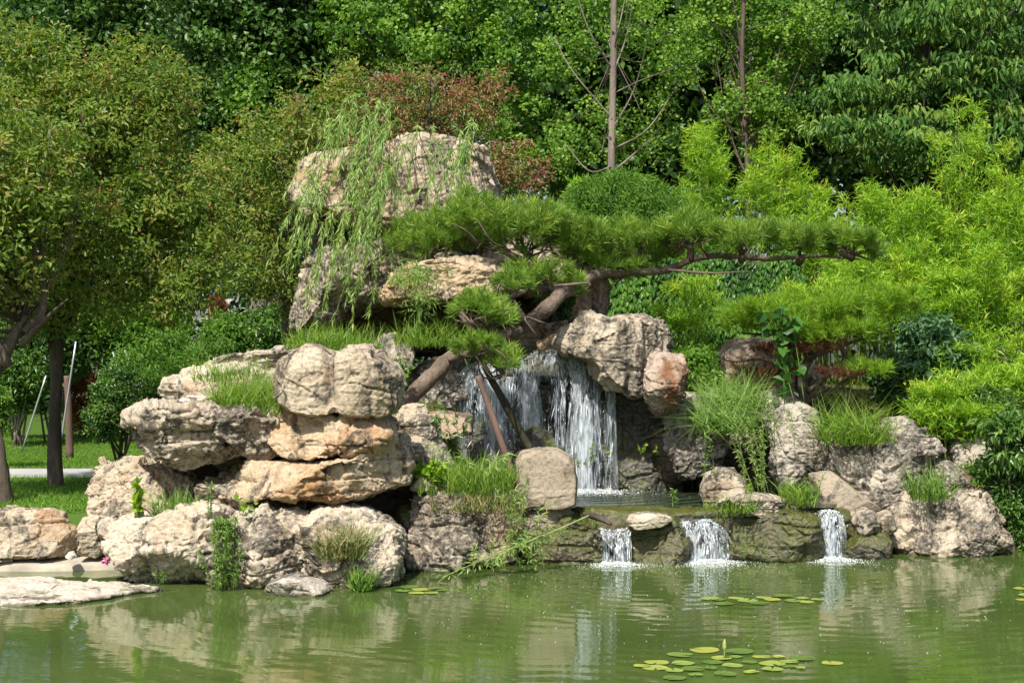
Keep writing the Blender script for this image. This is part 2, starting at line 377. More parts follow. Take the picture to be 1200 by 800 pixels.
# ------------------------------------------------------------------ rocks
_tmp = bpy.data.objects.new("tmp", bpy.data.meshes.new("tmp")); col.objects.link(_tmp)
_rm = _tmp.modifiers.new("r", 'REMESH'); _rm.mode = 'VOXEL'
def remesh(v, faces, vox):
    import bmesh
    bm = bmesh.new(); vs = [bm.verts.new(p) for p in v]
    for f in faces: bm.faces.new([vs[k] for k in f])
    bmesh.ops.triangulate(bm, faces=[f for f in bm.faces if len(f.verts) > 4])
    bmesh.ops.recalc_face_normals(bm, faces=bm.faces)
    me = bpy.data.meshes.new("t"); bm.to_mesh(me); bm.free()
    old = _tmp.data; _tmp.data = me; bpy.data.meshes.remove(old); _rm.voxel_size = vox
    dg = bpy.context.evaluated_depsgraph_get(); dg.update()
    ev = _tmp.evaluated_get(dg).to_mesh()
    co = np.empty(len(ev.vertices) * 3, np.float32); ev.vertices.foreach_get("co", co); co = co.reshape(-1, 3).astype(float)
    fi = np.empty(len(ev.loops), np.int32); ev.loops.foreach_get("vertex_index", fi)
    st = np.empty(len(ev.polygons), np.int32); ev.polygons.foreach_get("loop_start", st)
    ln = np.diff(np.append(st, len(fi)))
    out = []
    for k in (3, 4):
        s = st[ln == k]
        if len(s): out.append(np.stack([fi[s + q] for q in range(k)], -1))
    return co, out

def vnormals(co, fs):
    nv = np.zeros_like(co)
    for f in fs:
        a, b, c = co[f[:, 0]], co[f[:, 1]], co[f[:, 2]]
        fn = np.cross(b - a, c - a) if f.shape[1] == 3 else np.cross(c - a, co[f[:, 3]] - b)
        for q in range(f.shape[1]): np.add.at(nv, f[:, q], fn)
    return nrm(nv)

def resample(p, n):
    q = np.vstack([p, p[:1]]); d = np.r_[0, np.cumsum(np.linalg.norm(np.diff(q, axis=0), axis=1))]
    s = np.linspace(0, d[-1], n, endpoint=False); r = np.stack([np.interp(s, d, q[:, k]) for k in range(2)], -1)
    return .7 * r + .15 * (np.roll(r, 1, 0) + np.roll(r, -1, 0))

def worley(p, s=0):                        # nearest cell: offset from its seed and three random numbers of the cell
    i0 = np.floor(p).astype(np.int64); best = np.full(len(p), 1e9); rel = np.zeros_like(p); cid = np.zeros(i0.shape, np.int64)
    for dx in (-1, 0, 1):
        for dy in (-1, 0, 1):
            for dz in (-1, 0, 1):
                c = i0 + np.array([dx, dy, dz])
                sp = c + .5 + .45 * np.stack([_h(c[:, 0], c[:, 1], c[:, 2], s + k) for k in range(3)], -1)
                e = p - sp; d = (e * e).sum(1); k = d < best
                best[k] = d[k]; rel[k] = e[k]; cid[k] = c[k]
    return rel, [_h(cid[:, 0], cid[:, 1], cid[:, 2], s + 50 + k) for k in range(4)]

def shape_rock(co, fs, seed, amp=1.0, strata=.5, facets=12, flute=0.0, sh=.16, grooves=(), tilt=0.0, chip=1.0):
    r = np.random.default_rng(seed); off = r.uniform(-50, 50, 3); size = np.ptp(co, axis=0); S = float(np.cbrt(size.prod())); S = min(S, 1.3)
    o = off[None]; cen = co.mean(0)
    cw = co + o
    co = co + amp * .03 * S * np.stack([vn(cw * 1.7, seed + k) for k in range(3)], -1)
    for k in range(facets + 12):                              # broken faces, mostly turned to the front and the top
        d = r.normal(size=3)
        if k % 3 == 0: d[1] = -abs(d[1]) - .6
        elif k % 3 == 1: d[1] = -abs(d[1]) * .7 - .3; d[2] = abs(d[2]) + .3
        d /= np.linalg.norm(d); side = max(abs(d[0]), abs(d[2]))
        h = (co - cen) @ d; lim = np.quantile(h, .997) - (h.max() - h.min()) * r.uniform(.03, .22) * amp * (1.15 - .85 * side)
        ex = np.maximum(h - lim, 0); co = co - d[None] * (ex * .97)[:, None]
    nv = vnormals(co, fs); hor = np.sqrt(np.maximum(1 - nv[:, 2] ** 2, 0)); cw = co + o
    warp = .10 * np.stack([vn(cw * 3.1, seed + 60 + k) for k in range(3)], -1)
    disp = np.zeros(len(co))
    for sc_, a_ in ((np.array([.60, .60, .40]), .042), (np.array([.19, .19, .12]), .020), (np.array([.07, .07, .045]), .010)):    # chipped plates at two sizes
        rel, q = worley((cw + warp) / sc_ / max(.55, min(1, S)), seed)
        g = nrm(np.stack(q[:3], -1)); disp += amp * chip * a_ * S * (.55 * q[3] + .8 * (rel * g).sum(1))
    z = co[:, 2] + tilt * co[:, 0] + .07 * vn(cw * 1.3, seed + 9) + .02 * vn(cw * 5, seed + 10)
    if strata:
        u = z / sh + off[0]; k = np.floor(u); fr = u - k; ki = k.astype(np.int64)
        hh = _h(ki, ki * 0 + seed, ki * 0, 5); hh2 = _h(ki + 1, ki * 0 + seed, ki * 0, 5)
        stp = hh + (hh2 - hh) * sst(.80, 1.0, fr)
        gv = np.exp(-(np.minimum(fr, 1 - fr) / .07) ** 2) * sst(-.3, .5, vn(cw * np.array([1.5, 1.5, 4]), seed + 3))
        disp += strata * hor * S * (.035 * stp - .06 * gv)
    if flute: disp += flute * S * .06 * fbm(cw * np.array([6.5, 6.5, .8]), seed + 20, 2) * hor
    for (gx_, wd_, dp) in grooves:
        disp -= dp * np.exp(-((co[:, 0] - gx_ - .05 * vn(cw * 3, seed + 31)) / wd_) ** 2)
    rg = np.abs(vn(cw * 1.9 + .35 * np.stack([vn(cw * 4, seed + 40 + k) for k in range(3)], -1), seed + 12))
    disp -= amp * .05 * S * np.exp(-(rg / .03) ** 2) * sst(.0, .45, vn(cw * 1.4, seed + 33))
    disp += amp * S * (.006 * (1 - 2 * np.abs(fbm(cw * 11, seed + 15, 3, .6))) + .005 * fbm(cw * 26, seed + 16, 2))
    return co + nv * disp[:, None]

ROCKS = {}
def rock(key, label, poly, Y, depth, mat, name='boulder', cat=None, lean=.12, group=None, round_=.22, grow=1.035, **kw):
    seed = sum(ord(c) * (k + 3) for k, c in enumerate(key)) * 7 % 9973
    yc = Y + .35 * depth; p = np.array(poly, float)
    p = np.stack([(p[:, 0] - 600) / F * yc, CAMH - (p[:, 1] - HZ) / F * yc], -1)
    p = resample(p, 64); c = p.mean(0); p = (p - c) * grow + c; zb = p[:, 1].min()
    ts = np.array([-1, -.9, -.7, -.35, 0, .35, .7, .9, 1]); s = 1 - round_ * np.abs(ts) ** 4
    L = []
    for t_, s_ in zip(ts, s):
        q = (p - c) * s_ + c; L.append(np.stack([q[:, 0], yc + t_ * depth / 2 + lean * (q[:, 1] - c[1]), q[:, 1]], -1))
    v = np.concatenate(L); n = len(p); fs = []
    for a in range(len(ts) - 1):
        for b in range(n): fs.append((a * n + b, a * n + (b + 1) % n, (a + 1) * n + (b + 1) % n, (a + 1) * n + b))
    fs.append(tuple(range(n))[::-1]); fs.append(tuple((len(ts) - 1) * n + k for k in range(n)))
    ext = np.ptp(v, axis=0); vox = float(np.clip(max(ext) / 125, .010, .02))
    co, f = remesh(v, fs, vox)
    gr = [((gx_ - 600) / F * yc, w_, d_) for gx_, w_, d_ in kw.pop('grooves', ())]
    co = shape_rock(co, f, seed, grooves=gr, **kw)
    m = MB(); m.add(co, f); o = obj(name, m, M[mat])
    tag(o, label, cat or name, group); ROCKS[key] = (co, o); return o

def rock_plan(key, label, poly, z0, h, mat, name='flat_rock', cat='rock', group=None, slope=0.0, down=None, **kw):
    """a slab seen from above: poly is its waterline in the photo at height z0"""
    seed = sum(ord(c) * (k + 3) for k, c in enumerate(key)) * 7 % 9973
    p = np.array(poly, float); yy = (CAMH - z0) * F / (p[:, 1] - HZ); p = np.stack([(p[:, 0] - 600) / F * yy, yy], -1)
    p = resample(p, 60); c = p.mean(0); L = []
    for t_, s_ in ((-.35, .9), (-.1, 1.0), (.25, 1.0), (.6, .95), (.9, .8), (1, .6)):
        q = (p - c) * s_ + c; L.append(np.stack([q[:, 0], q[:, 1], z0 + (t_ * h if t_ > -.3 or not down else -down) + slope * (q[:, 1] - c[1])], -1))
    v = np.concatenate(L); n = len(p); fs = []
    for a in range(len(L) - 1):
        for b in range(n): fs.append((a * n + b, a * n + (b + 1) % n, (a + 1) * n + (b + 1) % n, (a + 1) * n + b))
    fs.append(tuple(range(n))[::-1]); fs.append(tuple((len(L) - 1) * n + k for k in range(n)))
    co, f = remesh(v, fs, .018); co = shape_rock(co, f, seed, **kw)
    m = MB(); m.add(co, f); return tag(obj(name, m, M[mat]), label, cat, group)
# left rock group
rock_plan('flat', 'long low bleached slab lying in the water at the lower left', [(-60, 684), (20, 680), (60, 684), (110, 687), (160, 686), (203, 688), (196, 693), (165, 695), (150, 698), (120, 705), (70, 711), (20, 712), (-60, 716)], .0, .06, 'white', strata=1.2, facets=2, sh=.03, slope=.02, amp=.8, tilt=.03)
rock('A1', 'pale overhanging boulder at the waterline with the leafy weed down its right side', [(118, 612), (135, 604), (185, 604), (196, 598), (245, 596), (266, 602), (275, 640), (262, 690), (200, 688), (185, 682), (160, 675), (148, 655), (128, 630)], 14.9, 1.4, 'pale', strata=.7, facets=8, chip=1.25)
rock('A2', 'broad cream boulder in the middle of the front row, behind the small grey stone', [(240, 602), (290, 596), (345, 597), (372, 606), (378, 650), (374, 688), (330, 691), (262, 691), (245, 650)], 14.8, 1.4, 'pale', strata=.5, facets=10, grooves=[(300, .05, .05)], chip=1.25)
rock('A3', 'cream boulder with a smooth slanting face at the right end of the front row', [(345, 604), (395, 594), (430, 596), (455, 612), (473, 627), (471, 650), (466, 676), (430, 684), (395, 686), (370, 691), (358, 668), (352, 640)], 14.75, 1.3, 'pale', strata=.4, facets=14, chip=1.25)
rock('a0', 'small grey stone lying in the water before the cream boulders', [(309, 690), (318, 683), (335, 677), (352, 676), (372, 682), (388, 690), (391, 697), (350, 701), (318, 699)], 14.2, .5, 'grey', name='stone', strata=.3, facets=4)
rock('led', 'long brown edging stone between the lawn and the concrete ledge', [(-60, 601), (20, 599), (60, 600), (88, 606), (97, 620), (96, 640), (80, 647), (40, 650), (-60, 652)], 16.0, 1.0, 'tan', name='edging_stone', cat='stone', strata=.8, facets=5)
rock('led2', 'small pale block between the long edging stone and the leaning block', [(94, 608), (112, 605), (117, 622), (121, 640), (114, 652), (95, 648)], 15.9, .5, 'pale', name='stone', facets=5)
rock('led3', 'tiny white stone on the concrete ledge', [(76, 652), (80, 646), (85, 645), (91, 652), (84, 655)], 15.75, .15, 'white', name='stone', facets=4)
rock('B', 'upright orange-sided block with a flat grey top beside the lawn', [(97, 552), (104, 543), (135, 538), (168, 538), (185, 545), (215, 560), (232, 580), (228, 612), (150, 616), (112, 613), (102, 585)], 16.1, 1.3, 'tan', strata=.2, facets=14, chip=1.25)
rock('B2', 'rock toned dark as shade in the hollow under the big left slab', [(165, 530), (230, 540), (265, 560), (268, 615), (160, 615)], 16.7, .9, 'shade', facets=6)  # overhang shade carried by the dark stone colour
rock('C1', 'left half of the thick grey-topped overhanging slab, knobbly and jutting left', [(140, 497), (150, 492), (160, 482), (200, 476), (250, 474), (300, 478), (325, 484), (337, 500), (335, 520), (320, 531), (280, 533), (235, 543), (215, 546), (190, 536), (160, 528), (147, 515)], 15.4, 1.9, 'gtan', name='slab', strata=.6, facets=14, lean=.5, flute=.5, chip=1.7)
rock('C2', 'orange-faced slab directly under the two-lobed top boulder', [(318, 488), (345, 482), (385, 482), (430, 486), (458, 492), (466, 505), (464, 528), (420, 533), (370, 530), (335, 532), (322, 515)], 15.4, 1.9, 'warm', name='slab', strata=.3, facets=12, lean=.35, grooves=[(352, .03, .05), (402, .03, .04)])
rock('D', 'wide ochre slab with a pointed right end, over the dark gap', [(224, 550), (250, 542), (300, 540), (350, 540), (400, 536), (445, 533), (460, 512), (468, 508), (480, 535), (492, 556), (484, 562), (440, 572), (400, 580), (360, 578), (330, 573), (300, 575), (260, 573), (240, 566)], 15.3, 2.0, 'warm', name='slab', strata=.4, facets=12, lean=.2, amp=.8, chip=1.25)
rock('D2', 'tan stone holding up the left end of the ochre slab', [(234, 566), (300, 570), (352, 574), (354, 604), (250, 606), (232, 585)], 15.7, 1.1, 'tan', facets=8)
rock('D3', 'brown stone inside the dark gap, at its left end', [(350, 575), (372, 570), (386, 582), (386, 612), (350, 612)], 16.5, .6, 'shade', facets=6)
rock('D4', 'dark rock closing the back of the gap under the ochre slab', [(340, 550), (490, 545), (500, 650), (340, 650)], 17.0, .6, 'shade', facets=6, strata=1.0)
rock('D5', 'small mossy yellow stone in the gap beside the black-stained boulder', [(460, 602), (470, 594), (482, 592), (484, 615), (474, 624), (463, 615)], 16.2, .4, 'mossy', name='stone', facets=5)
rock('E', 'two-lobed tan boulder perched on top of the left slabs', [(322, 460), (325, 440), (333, 418), (352, 407), (370, 405), (384, 411), (405, 408), (430, 407), (450, 414), (464, 430), (471, 450), (469, 475), (455, 484), (430, 486), (395, 486), (372, 490), (345, 484), (330, 474)], 15.5, 1.0, 'tan', strata=.15, facets=6, flute=.5, lean=.1, amp=.6, grooves=[(392, .06, .09), (437, .025, .02)])
rock('F1', 'flat layered grey-white slab left of the bright grass', [(178, 452), (185, 444), (215, 438), (235, 432), (270, 430), (330, 432), (350, 440), (345, 474), (300, 476), (240, 467), (200, 466), (182, 460)], 17.0, 1.8, 'pale', name='slab', strata=1.0, facets=8, lean=1.2, sh=.09)
rock('F2', 'thin flat slab lying highest behind the bright grass', [(222, 434), (240, 424), (270, 416), (300, 414), (360, 412), (362, 432), (300, 434), (250, 434)], 17.7, 1.4, 'pale', name='slab', strata=1.0, facets=5, lean=.7, sh=.08)
rock('F3', 'small white stone between the two grey-topped left slabs', [(207, 472), (216, 464), (240, 465), (257, 468), (254, 480), (212, 482)], 16.5, .5, 'white', name='stone', facets=6)
rock('F4', 'grey weathered rock in the weeds behind the two-lobed boulder', [(430, 415), (440, 398), (460, 391), (478, 398), (486, 415), (482, 432), (434, 430)], 18.6, .8, 'grey', facets=8)
rock('F5', 'low grey rock in the grass at the foot of the willow-draped massif', [(310, 415), (325, 406), (345, 404), (352, 415), (345, 424), (315, 424)], 19.0, .6, 'grey', facets=6)
rock('N0', 'dark shaded rock beside the leaning pine trunk, left of the falls', [(482, 440), (492, 424), (515, 420), (545, 436), (548, 480), (520, 490), (492, 484), (480, 465)], 18.9, 1.0, 'grey', facets=10)
rock('N1', 'cream pitted rock right of the two-lobed boulder', [(455, 486), (478, 475), (498, 475), (506, 492), (514, 508), (500, 522), (478, 524), (458, 512)], 16.9, .9, 'pale', facets=10)
rock('N2', 'brown ledge of rock between the cream pitted rock and the left falls', [(498, 486), (525, 480), (552, 486), (552, 506), (524, 514), (500, 508)], 17.5, .8, 'red', facets=8)
rock('N3', 'rounded grey rock sloping down behind the broad-leaved weeds', [(464, 514), (488, 507), (515, 517), (532, 540), (530, 560), (480, 560), (466, 540)], 16.8, .8, 'gtan', facets=8)
rock('N4', 'small pale stone on the point beside the weeds', [(482, 563), (494, 558), (508, 562), (508, 574), (482, 574)], 16.1, .4, 'pale', name='stone', facets=6)
rock('K', 'square boulder with a black weathered band, right of the dark gap', [(480, 592), (485, 573), (510, 570), (540, 572), (556, 584), (575, 594), (585, 615), (588, 640), (578, 657), (545, 664), (510, 669), (472, 666), (470, 650), (480, 625)], 15.9, 1.2, 'weath', strata=.8, facets=14, sh=.2, chip=1.7)
rock('K2', 'brown earthy rock between the black-banded boulder and the square block', [(550, 584), (575, 574), (600, 584), (610, 610), (607, 650), (585, 660), (560, 645)], 16.3, .8, 'red', facets=8)
rock('L', 'smooth square-cut tan block standing before the falls', [(606, 541), (611, 531), (628, 527), (652, 527), (670, 536), (674, 560), (672, 588), (655, 594), (608, 594)], 16.7, .75, 'block', strata=.1, facets=-6, amp=.35, round_=.08, grow=1.05)
rock('L2', 'grey footing stone under the square-cut tan block', [(598, 596), (625, 594), (668, 590), (672, 602), (658, 614), (640, 636), (612, 642), (598, 626)], 16.5, .8, 'block', facets=8)
# lower cascade
rock('m1', 'mossy layered rock left of the leftmost small fall', [(606, 634), (625, 616), (650, 607), (690, 604), (706, 614), (706, 640), (705, 666), (660, 668), (625, 667), (608, 658)], 16.35, 1.1, 'mossy', strata=.55, facets=8, sh=.19)
rock('m2', 'wet mossy rock behind the leftmost small fall', [(690, 604), (735, 602), (750, 612), (748, 666), (692, 666)], 16.75, 1.1, 'mossy', strata=.8, facets=5)
rock('m3', 'mossy ledge rock between the leftmost and middle small falls', [(734, 608), (765, 602), (800, 605), (808, 625), (806, 662), (770, 668), (738, 666)], 16.4, 1.2, 'mossy', strata=.55, facets=8, sh=.19)
rock('m4', 'wet mossy rock behind the wide middle small fall', [(790, 602), (830, 598), (862, 604), (866, 660), (792, 664)], 16.85, 1.1, 'mossy', strata=.8, facets=5, lean=.4)
rock('m5', 'mossy layered ledge between the middle and right small falls', [(852, 602), (885, 596), (925, 599), (958, 604), (962, 640), (955, 656), (900, 660), (856, 660)], 16.5, 1.2, 'mossy', strata=.55, facets=8, sh=.19)
rock('m6', 'wet mossy rock behind the right small fall', [(945, 604), (985, 597), (1004, 612), (1002, 652), (948, 656)], 16.95, 1.1, 'mossy', strata=.8, facets=5, lean=.3)
rock('mp', 'pale flat stone lying on the mossy ledge between two small falls', [(734, 613), (740, 605), (760, 601), (783, 604), (787, 610), (772, 617), (745, 620)], 16.3, .5, 'pale', name='stone', facets=7, strata=.6)
rock_plan('shelf', 'wide wet algae-covered rock shelf at the outflow of the upper pool', [(640, 606), (700, 603.5), (790, 603.5), (870, 603.5), (965, 601.5), (1004, 600), (985, 596), (850, 597), (790, 597), (700, 597), (650, 599)], .50, .06, 'mossy', down=.35, name='rock_shelf', strata=.2, facets=2, chip=.4)
rock('R1', 'grey-brown rock at the right edge of the upper pool', [(823, 574), (828, 558), (840, 550), (862, 548), (874, 560), (876, 582), (850, 592), (826, 592)], 17.2, .8, 'gtan', facets=10, amp=.8)
rock('R2', 'flat pinkish slab before the pool-edge rock, beside the tall weeds', [(836, 584), (870, 577), (905, 581), (926, 588), (922, 597), (880, 602), (846, 600)], 16.6, .9, 'gtan', name='slab', facets=6, strata=.7, sh=.08)
# waterfall cliff
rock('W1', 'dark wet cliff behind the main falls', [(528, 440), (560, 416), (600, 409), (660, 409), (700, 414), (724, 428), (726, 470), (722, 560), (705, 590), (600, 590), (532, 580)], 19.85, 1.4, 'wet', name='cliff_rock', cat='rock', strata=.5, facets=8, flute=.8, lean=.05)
rock('W1b', 'algae-covered rounded lip the main falls pour over', [(572, 416), (600, 408), (640, 405), (690, 406), (716, 418), (722, 436), (690, 446), (620, 440), (580, 434)], 19.5, 1.4, 'mossy', name='lip_rock', cat='rock', strata=.1, facets=3, amp=.6, lean=.8)
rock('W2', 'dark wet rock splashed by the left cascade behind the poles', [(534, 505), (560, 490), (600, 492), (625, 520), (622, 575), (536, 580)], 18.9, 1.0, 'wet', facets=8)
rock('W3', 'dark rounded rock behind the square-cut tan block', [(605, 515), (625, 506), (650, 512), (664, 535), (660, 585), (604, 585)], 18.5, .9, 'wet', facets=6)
rock('G', 'pale fluted rock with dark streaks right of the main falls', [(656, 396), (661, 381), (675, 368), (690, 366), (712, 374), (735, 370), (772, 374), (780, 385), (780, 410), (777, 436), (770, 456), (740, 464), (715, 458), (702, 440), (692, 420), (668, 414)], 18.7, 1.0, 'gtan', strata=.2, facets=10, flute=1.3, amp=.8, chip=.8)
rock('G0', 'small peach-coloured rock left of the pale fluted rock', [(630, 402), (640, 393), (656, 389), (666, 402), (656, 413), (634, 412)], 19.2, .7, 'warm', name='stone', facets=7)
rock('H', 'rusty brown rock with a white edge, jutting right below the fluted rock', [(753, 442), (757, 421), (768, 413), (785, 415), (800, 418), (803, 440), (799, 470), (790, 484), (770, 485), (755, 470)], 18.4, .8, 'red', facets=12)
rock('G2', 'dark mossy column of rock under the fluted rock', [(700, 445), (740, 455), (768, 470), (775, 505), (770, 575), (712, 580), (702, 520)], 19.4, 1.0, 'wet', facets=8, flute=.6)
rock('H2', 'rock toned dark as shade in the recess under the rusty rock', [(758, 478), (798, 476), (806, 520), (798, 565), (762, 575)], 19.3, .9, 'shade', facets=8)  # shade of the recess painted in through the dark stone
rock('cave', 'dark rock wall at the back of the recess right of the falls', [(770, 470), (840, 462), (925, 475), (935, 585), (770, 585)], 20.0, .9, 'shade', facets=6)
rock('ml', 'low brown mossy rock in the pool right of the main falls', [(700, 566), (712, 533), (740, 524), (775, 530), (797, 550), (796, 576), (716, 578)], 19.3, .9, 'wet', facets=6)
rock('S1', 'white-topped rock under the overhanging grass right of the rusty rock', [(783, 480), (790, 466), (815, 461), (838, 463), (853, 478), (852, 520), (840, 552), (800, 556), (787, 522)], 18.8, 1.0, 'grey', facets=9, chip=1.7)
rock('S2', 'rounded brown boulder highest on the right, behind the small pine', [(843, 417), (850, 403), (875, 397), (905, 400), (922, 411), (927, 440), (922, 466), (880, 474), (850, 455)], 20.2, 1.0, 'red', facets=8, amp=.7)
rock('S2b', 'tan rock seen between the stems of the small pine', [(928, 442), (942, 426), (962, 430), (966, 455), (958, 470), (934, 470)], 20.3, .7, 'tan', facets=7)
rock('S3', 'flat grey rock below the rounded brown boulder', [(880, 466), (898, 458), (935, 459), (945, 480), (940, 510), (885, 510)], 19.3, .9, 'grey', name='slab', facets=7)
rock('S4', 'tall dome-shaped grey rock with white patches', [(904, 502), (908, 485), (920, 476), (938, 473), (956, 481), (966, 504), (965, 530), (958, 555), (946, 577), (920, 580), (908, 560), (905, 530)], 18.3, .8, 'grey', strata=.3, facets=7, amp=.75, chip=1.7)
rock('S5', 'blackish rock between the dome-shaped rock and the craggy boulder', [(958, 522), (974, 507), (990, 511), (1004, 530), (996, 568), (962, 572)], 18.5, .8, 'grey', facets=8, chip=1.7)
rock('S6', 'big craggy grey boulder with black weathering, under the right grass tuft', [(971, 545), (984, 528), (1000, 515), (1020, 505), (1060, 498), (1098, 500), (1104, 515), (1111, 540), (1113, 562), (1098, 582), (1040, 592), (1005, 588), (984, 573)], 17.8, 1.4, 'grey', strata=1.0, facets=14, sh=.2, chip=1.7)
rock('S6b', 'grey rock peeping over the top of the big craggy boulder', [(1034, 502), (1040, 490), (1062, 487), (1074, 498), (1072, 514), (1040, 516)], 18.7, .6, 'grey', facets=7)
rock('S6c', 'low grey rock right of the craggy boulder, behind the large tan boulder', [(1094, 545), (1112, 543), (1135, 558), (1142, 576), (1122, 588), (1092, 584)], 17.9, .7, 'grey', facets=8)
rock('J', 'large tan boulder with a grey top at the right waterline', [(1039, 642), (1041, 606), (1048, 590), (1070, 580), (1110, 575), (1150, 576), (1166, 582), (1172, 598), (1183, 620), (1189, 642), (1170, 653), (1120, 656), (1060, 655)], 17.0, 1.4, 'gtan', strata=.2, facets=16, grooves=[(1122, .03, .05)], lean=.25, chip=1.25)
rock('S7', 'shaded dark boulder among the bushes at the far right', [(1118, 532), (1130, 515), (1155, 510), (1180, 515), (1192, 540), (1188, 580), (1140, 584), (1122, 562)], 18.8, .9, 'grey', facets=8, chip=1.7)
rock('S8', 'small tan stone on the bank between the right fall and the large tan boulder', [(997, 604), (1014, 596), (1029, 602), (1030, 627), (1003, 630)], 16.95, .5, 'gtan', name='stone', facets=7)
rock('S8b', 'small brown stone wedged against the large tan boulder', [(1026, 606), (1042, 598), (1050, 622), (1030, 628)], 17.0, .5, 'tan', name='stone', facets=6)
rock('S8c', 'yellow mossy stone at the water right of the right fall', [(986, 632), (1010, 625), (1040, 626), (1046, 655), (988, 656)], 16.8, .6, 'mossy', name='stone', facets=6)
rock('S9', 'smooth grey mortar slope under the craggy boulder', [(952, 556), (975, 553), (1000, 573), (1030, 594), (1002, 604), (956, 600)], 17.6, .7, 'block', name='mortar_slope', cat='mortar', facets=2, amp=.3, strata=0)
# top massif
rock('M1a', 'beak-shaped rock at the left of the summit, under the willow strands', [(341, 222), (351, 213), (351, 197), (360, 186), (400, 181), (440, 178), (460, 195), (462, 250), (440, 268), (410, 262), (385, 250), (370, 248), (362, 262), (355, 246), (349, 236)], 20.0, 1.6, 'tan', strata=.15, facets=14, amp=.75, chip=1.3, lean=-.2)
rock('M1b', 'big summit boulder with a steep right side', [(405, 190), (440, 175), (470, 166), (510, 163), (550, 168), (574, 175), (580, 195), (588, 210), (587, 234), (575, 262), (520, 275), (450, 272), (412, 250)], 20.2, 1.8, 'tan', strata=.15, facets=14, amp=.75, chip=1.3, lean=-.12)
rock('M2', 'massive lower summit block hung with willow, jutting over the hollow', [(341, 350), (345, 328), (356, 312), (376, 302), (396, 290), (430, 284), (500, 284), (540, 306), (560, 330), (540, 346), (500, 352), (470, 350), (440, 358), (405, 374), (365, 380), (337, 382), (337, 362)], 20.0, 2.0, 'gtan', strata=1.0, facets=12, sh=.22)
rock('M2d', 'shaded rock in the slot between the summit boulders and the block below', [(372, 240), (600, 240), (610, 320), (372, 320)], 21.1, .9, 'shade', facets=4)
rock('M2b', 'sunlit ochre slab under the big pine pad', [(440, 330), (490, 308), (560, 302), (600, 306), (612, 322), (606, 337), (580, 337), (545, 346), (500, 354), (450, 352)], 18.5, 1.6, 'warm', name='slab', strata=.4, facets=10, sh=.1)
rock('M2c', 'tan rock behind the pine pads right of the summit', [(540, 270), (600, 268), (660, 290), (668, 340), (600, 345), (548, 330)], 20.9, 1.2, 'tan', facets=8)
rock('M3', 'reddish-brown stub of rock above the pale fluted rock', [(670, 378), (678, 345), (688, 318), (704, 316), (715, 340), (709, 366), (692, 380)], 19.8, .7, 'red', facets=8)
rock('M4', 'orange flat rock beside the pine trunk at the head of the falls', [(560, 404), (590, 388), (640, 379), (668, 374), (654, 392), (632, 408), (585, 410)], 19.9, .9, 'warm', name='slab', facets=6)
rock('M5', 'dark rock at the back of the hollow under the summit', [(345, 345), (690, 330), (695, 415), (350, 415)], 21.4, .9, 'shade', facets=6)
bpy.data.objects.remove(_tmp)
# ------------------------------------------------------------------ plants: kit
def cl(n, *cs):                             # evenly spaced ramp stops
    return [((k + .5) / len(cs), c) for k, c in enumerate(cs)]
LM = {}
LM['crab'] = leaf_mat("crabapple_leaves", cl(0, (.112, .190, .033), (.157, .247, .040), (.213, .299, .050), (.269, .333, .061), (.336, .333, .083), (.358, .230, .088)), .45)
LM['rust'] = leaf_mat("rusty_crabapple_leaves", cl(0, (.088, .184, .027), (.150, .236, .044), (.213, .249, .062), (.312, .224, .100), (.375, .197, .112), (.300, .118, .075)), .4)
LM['ginkgo'] = leaf_mat("ginkgo_leaves", cl(0, (.069, .155, .027), (.122, .248, .033), (.174, .326, .045), (.260, .404, .060)), .45)
LM['dark'] = leaf_mat("dark_green_leaves", cl(0, (.030, .071, .018), (.050, .120, .025), (.074, .159, .031), (.124, .222, .046)), .3, .4)
LM['deep'] = leaf_mat("deep_wood_leaves", cl(0, (.015, .040, .011), (.028, .068, .015), (.044, .100, .020), (.075, .150, .028)), .25)
LM['glossy'] = leaf_mat("glossy_drooping_leaves", cl(0, (.046, .111, .024), (.076, .170, .032), (.112, .230, .040), (.207, .306, .060)), .3, .5, .25)
LM['bamboo'] = leaf_mat("bamboo_leaves", cl(0, (.123, .273, .023), (.207, .390, .028), (.291, .479, .036), (.414, .500, .050)), .45)
LM['willow'] = leaf_mat("willow_leaves", cl(0, (.174, .296, .071), (.253, .399, .095), (.349, .488, .127), (.475, .500, .206)), .45)
LM['pine'] = leaf_mat("pine_needles", cl(0, (.104, .138, .026), (.136, .243, .032), (.190, .325, .043), (.294, .405, .051)), .3, .45)
LM['pine2'] = leaf_mat("bright_pine_needles", cl(0, (.131, .131, .022), (.147, .276, .022), (.212, .378, .028), (.294, .450, .033)), .35, .45)
LM['dead'] = leaf_mat("dead_needles", cl(0, (.09, .035, .018), (.14, .055, .03), (.18, .08, .04)), .2)
LM['bush'] = leaf_mat("bush_leaves", cl(0, (.057, .138, .021), (.092, .207, .025), (.138, .276, .034), (.196, .345, .052)), .4)
LM['boxy'] = leaf_mat("evergreen_bush_leaves", cl(0, (.033, .085, .016), (.058, .137, .021), (.091, .195, .026), (.169, .286, .046)), .3, .4, .5)
LM['ivy'] = leaf_mat("ivy_leaves", cl(0, (.029, .085, .016), (.052, .143, .021), (.078, .195, .026), (.143, .286, .039)), .3, .4, .5)
LM['grass'] = leaf_mat("grass_blades", cl(0, (.081, .168, .018), (.127, .242, .022), (.184, .315, .030), (.276, .357, .060)), .45)
LM['lawn'] = leaf_mat("lawn_blades", cl(0, (.082, .189, .016), (.121, .258, .022), (.170, .325, .027), (.259, .363, .047)), .4)
LM['dry'] = leaf_mat("dry_grass_blades", cl(0, (.10, .18, .03), (.18, .22, .06), (.28, .24, .11), (.36, .28, .15)), .35)
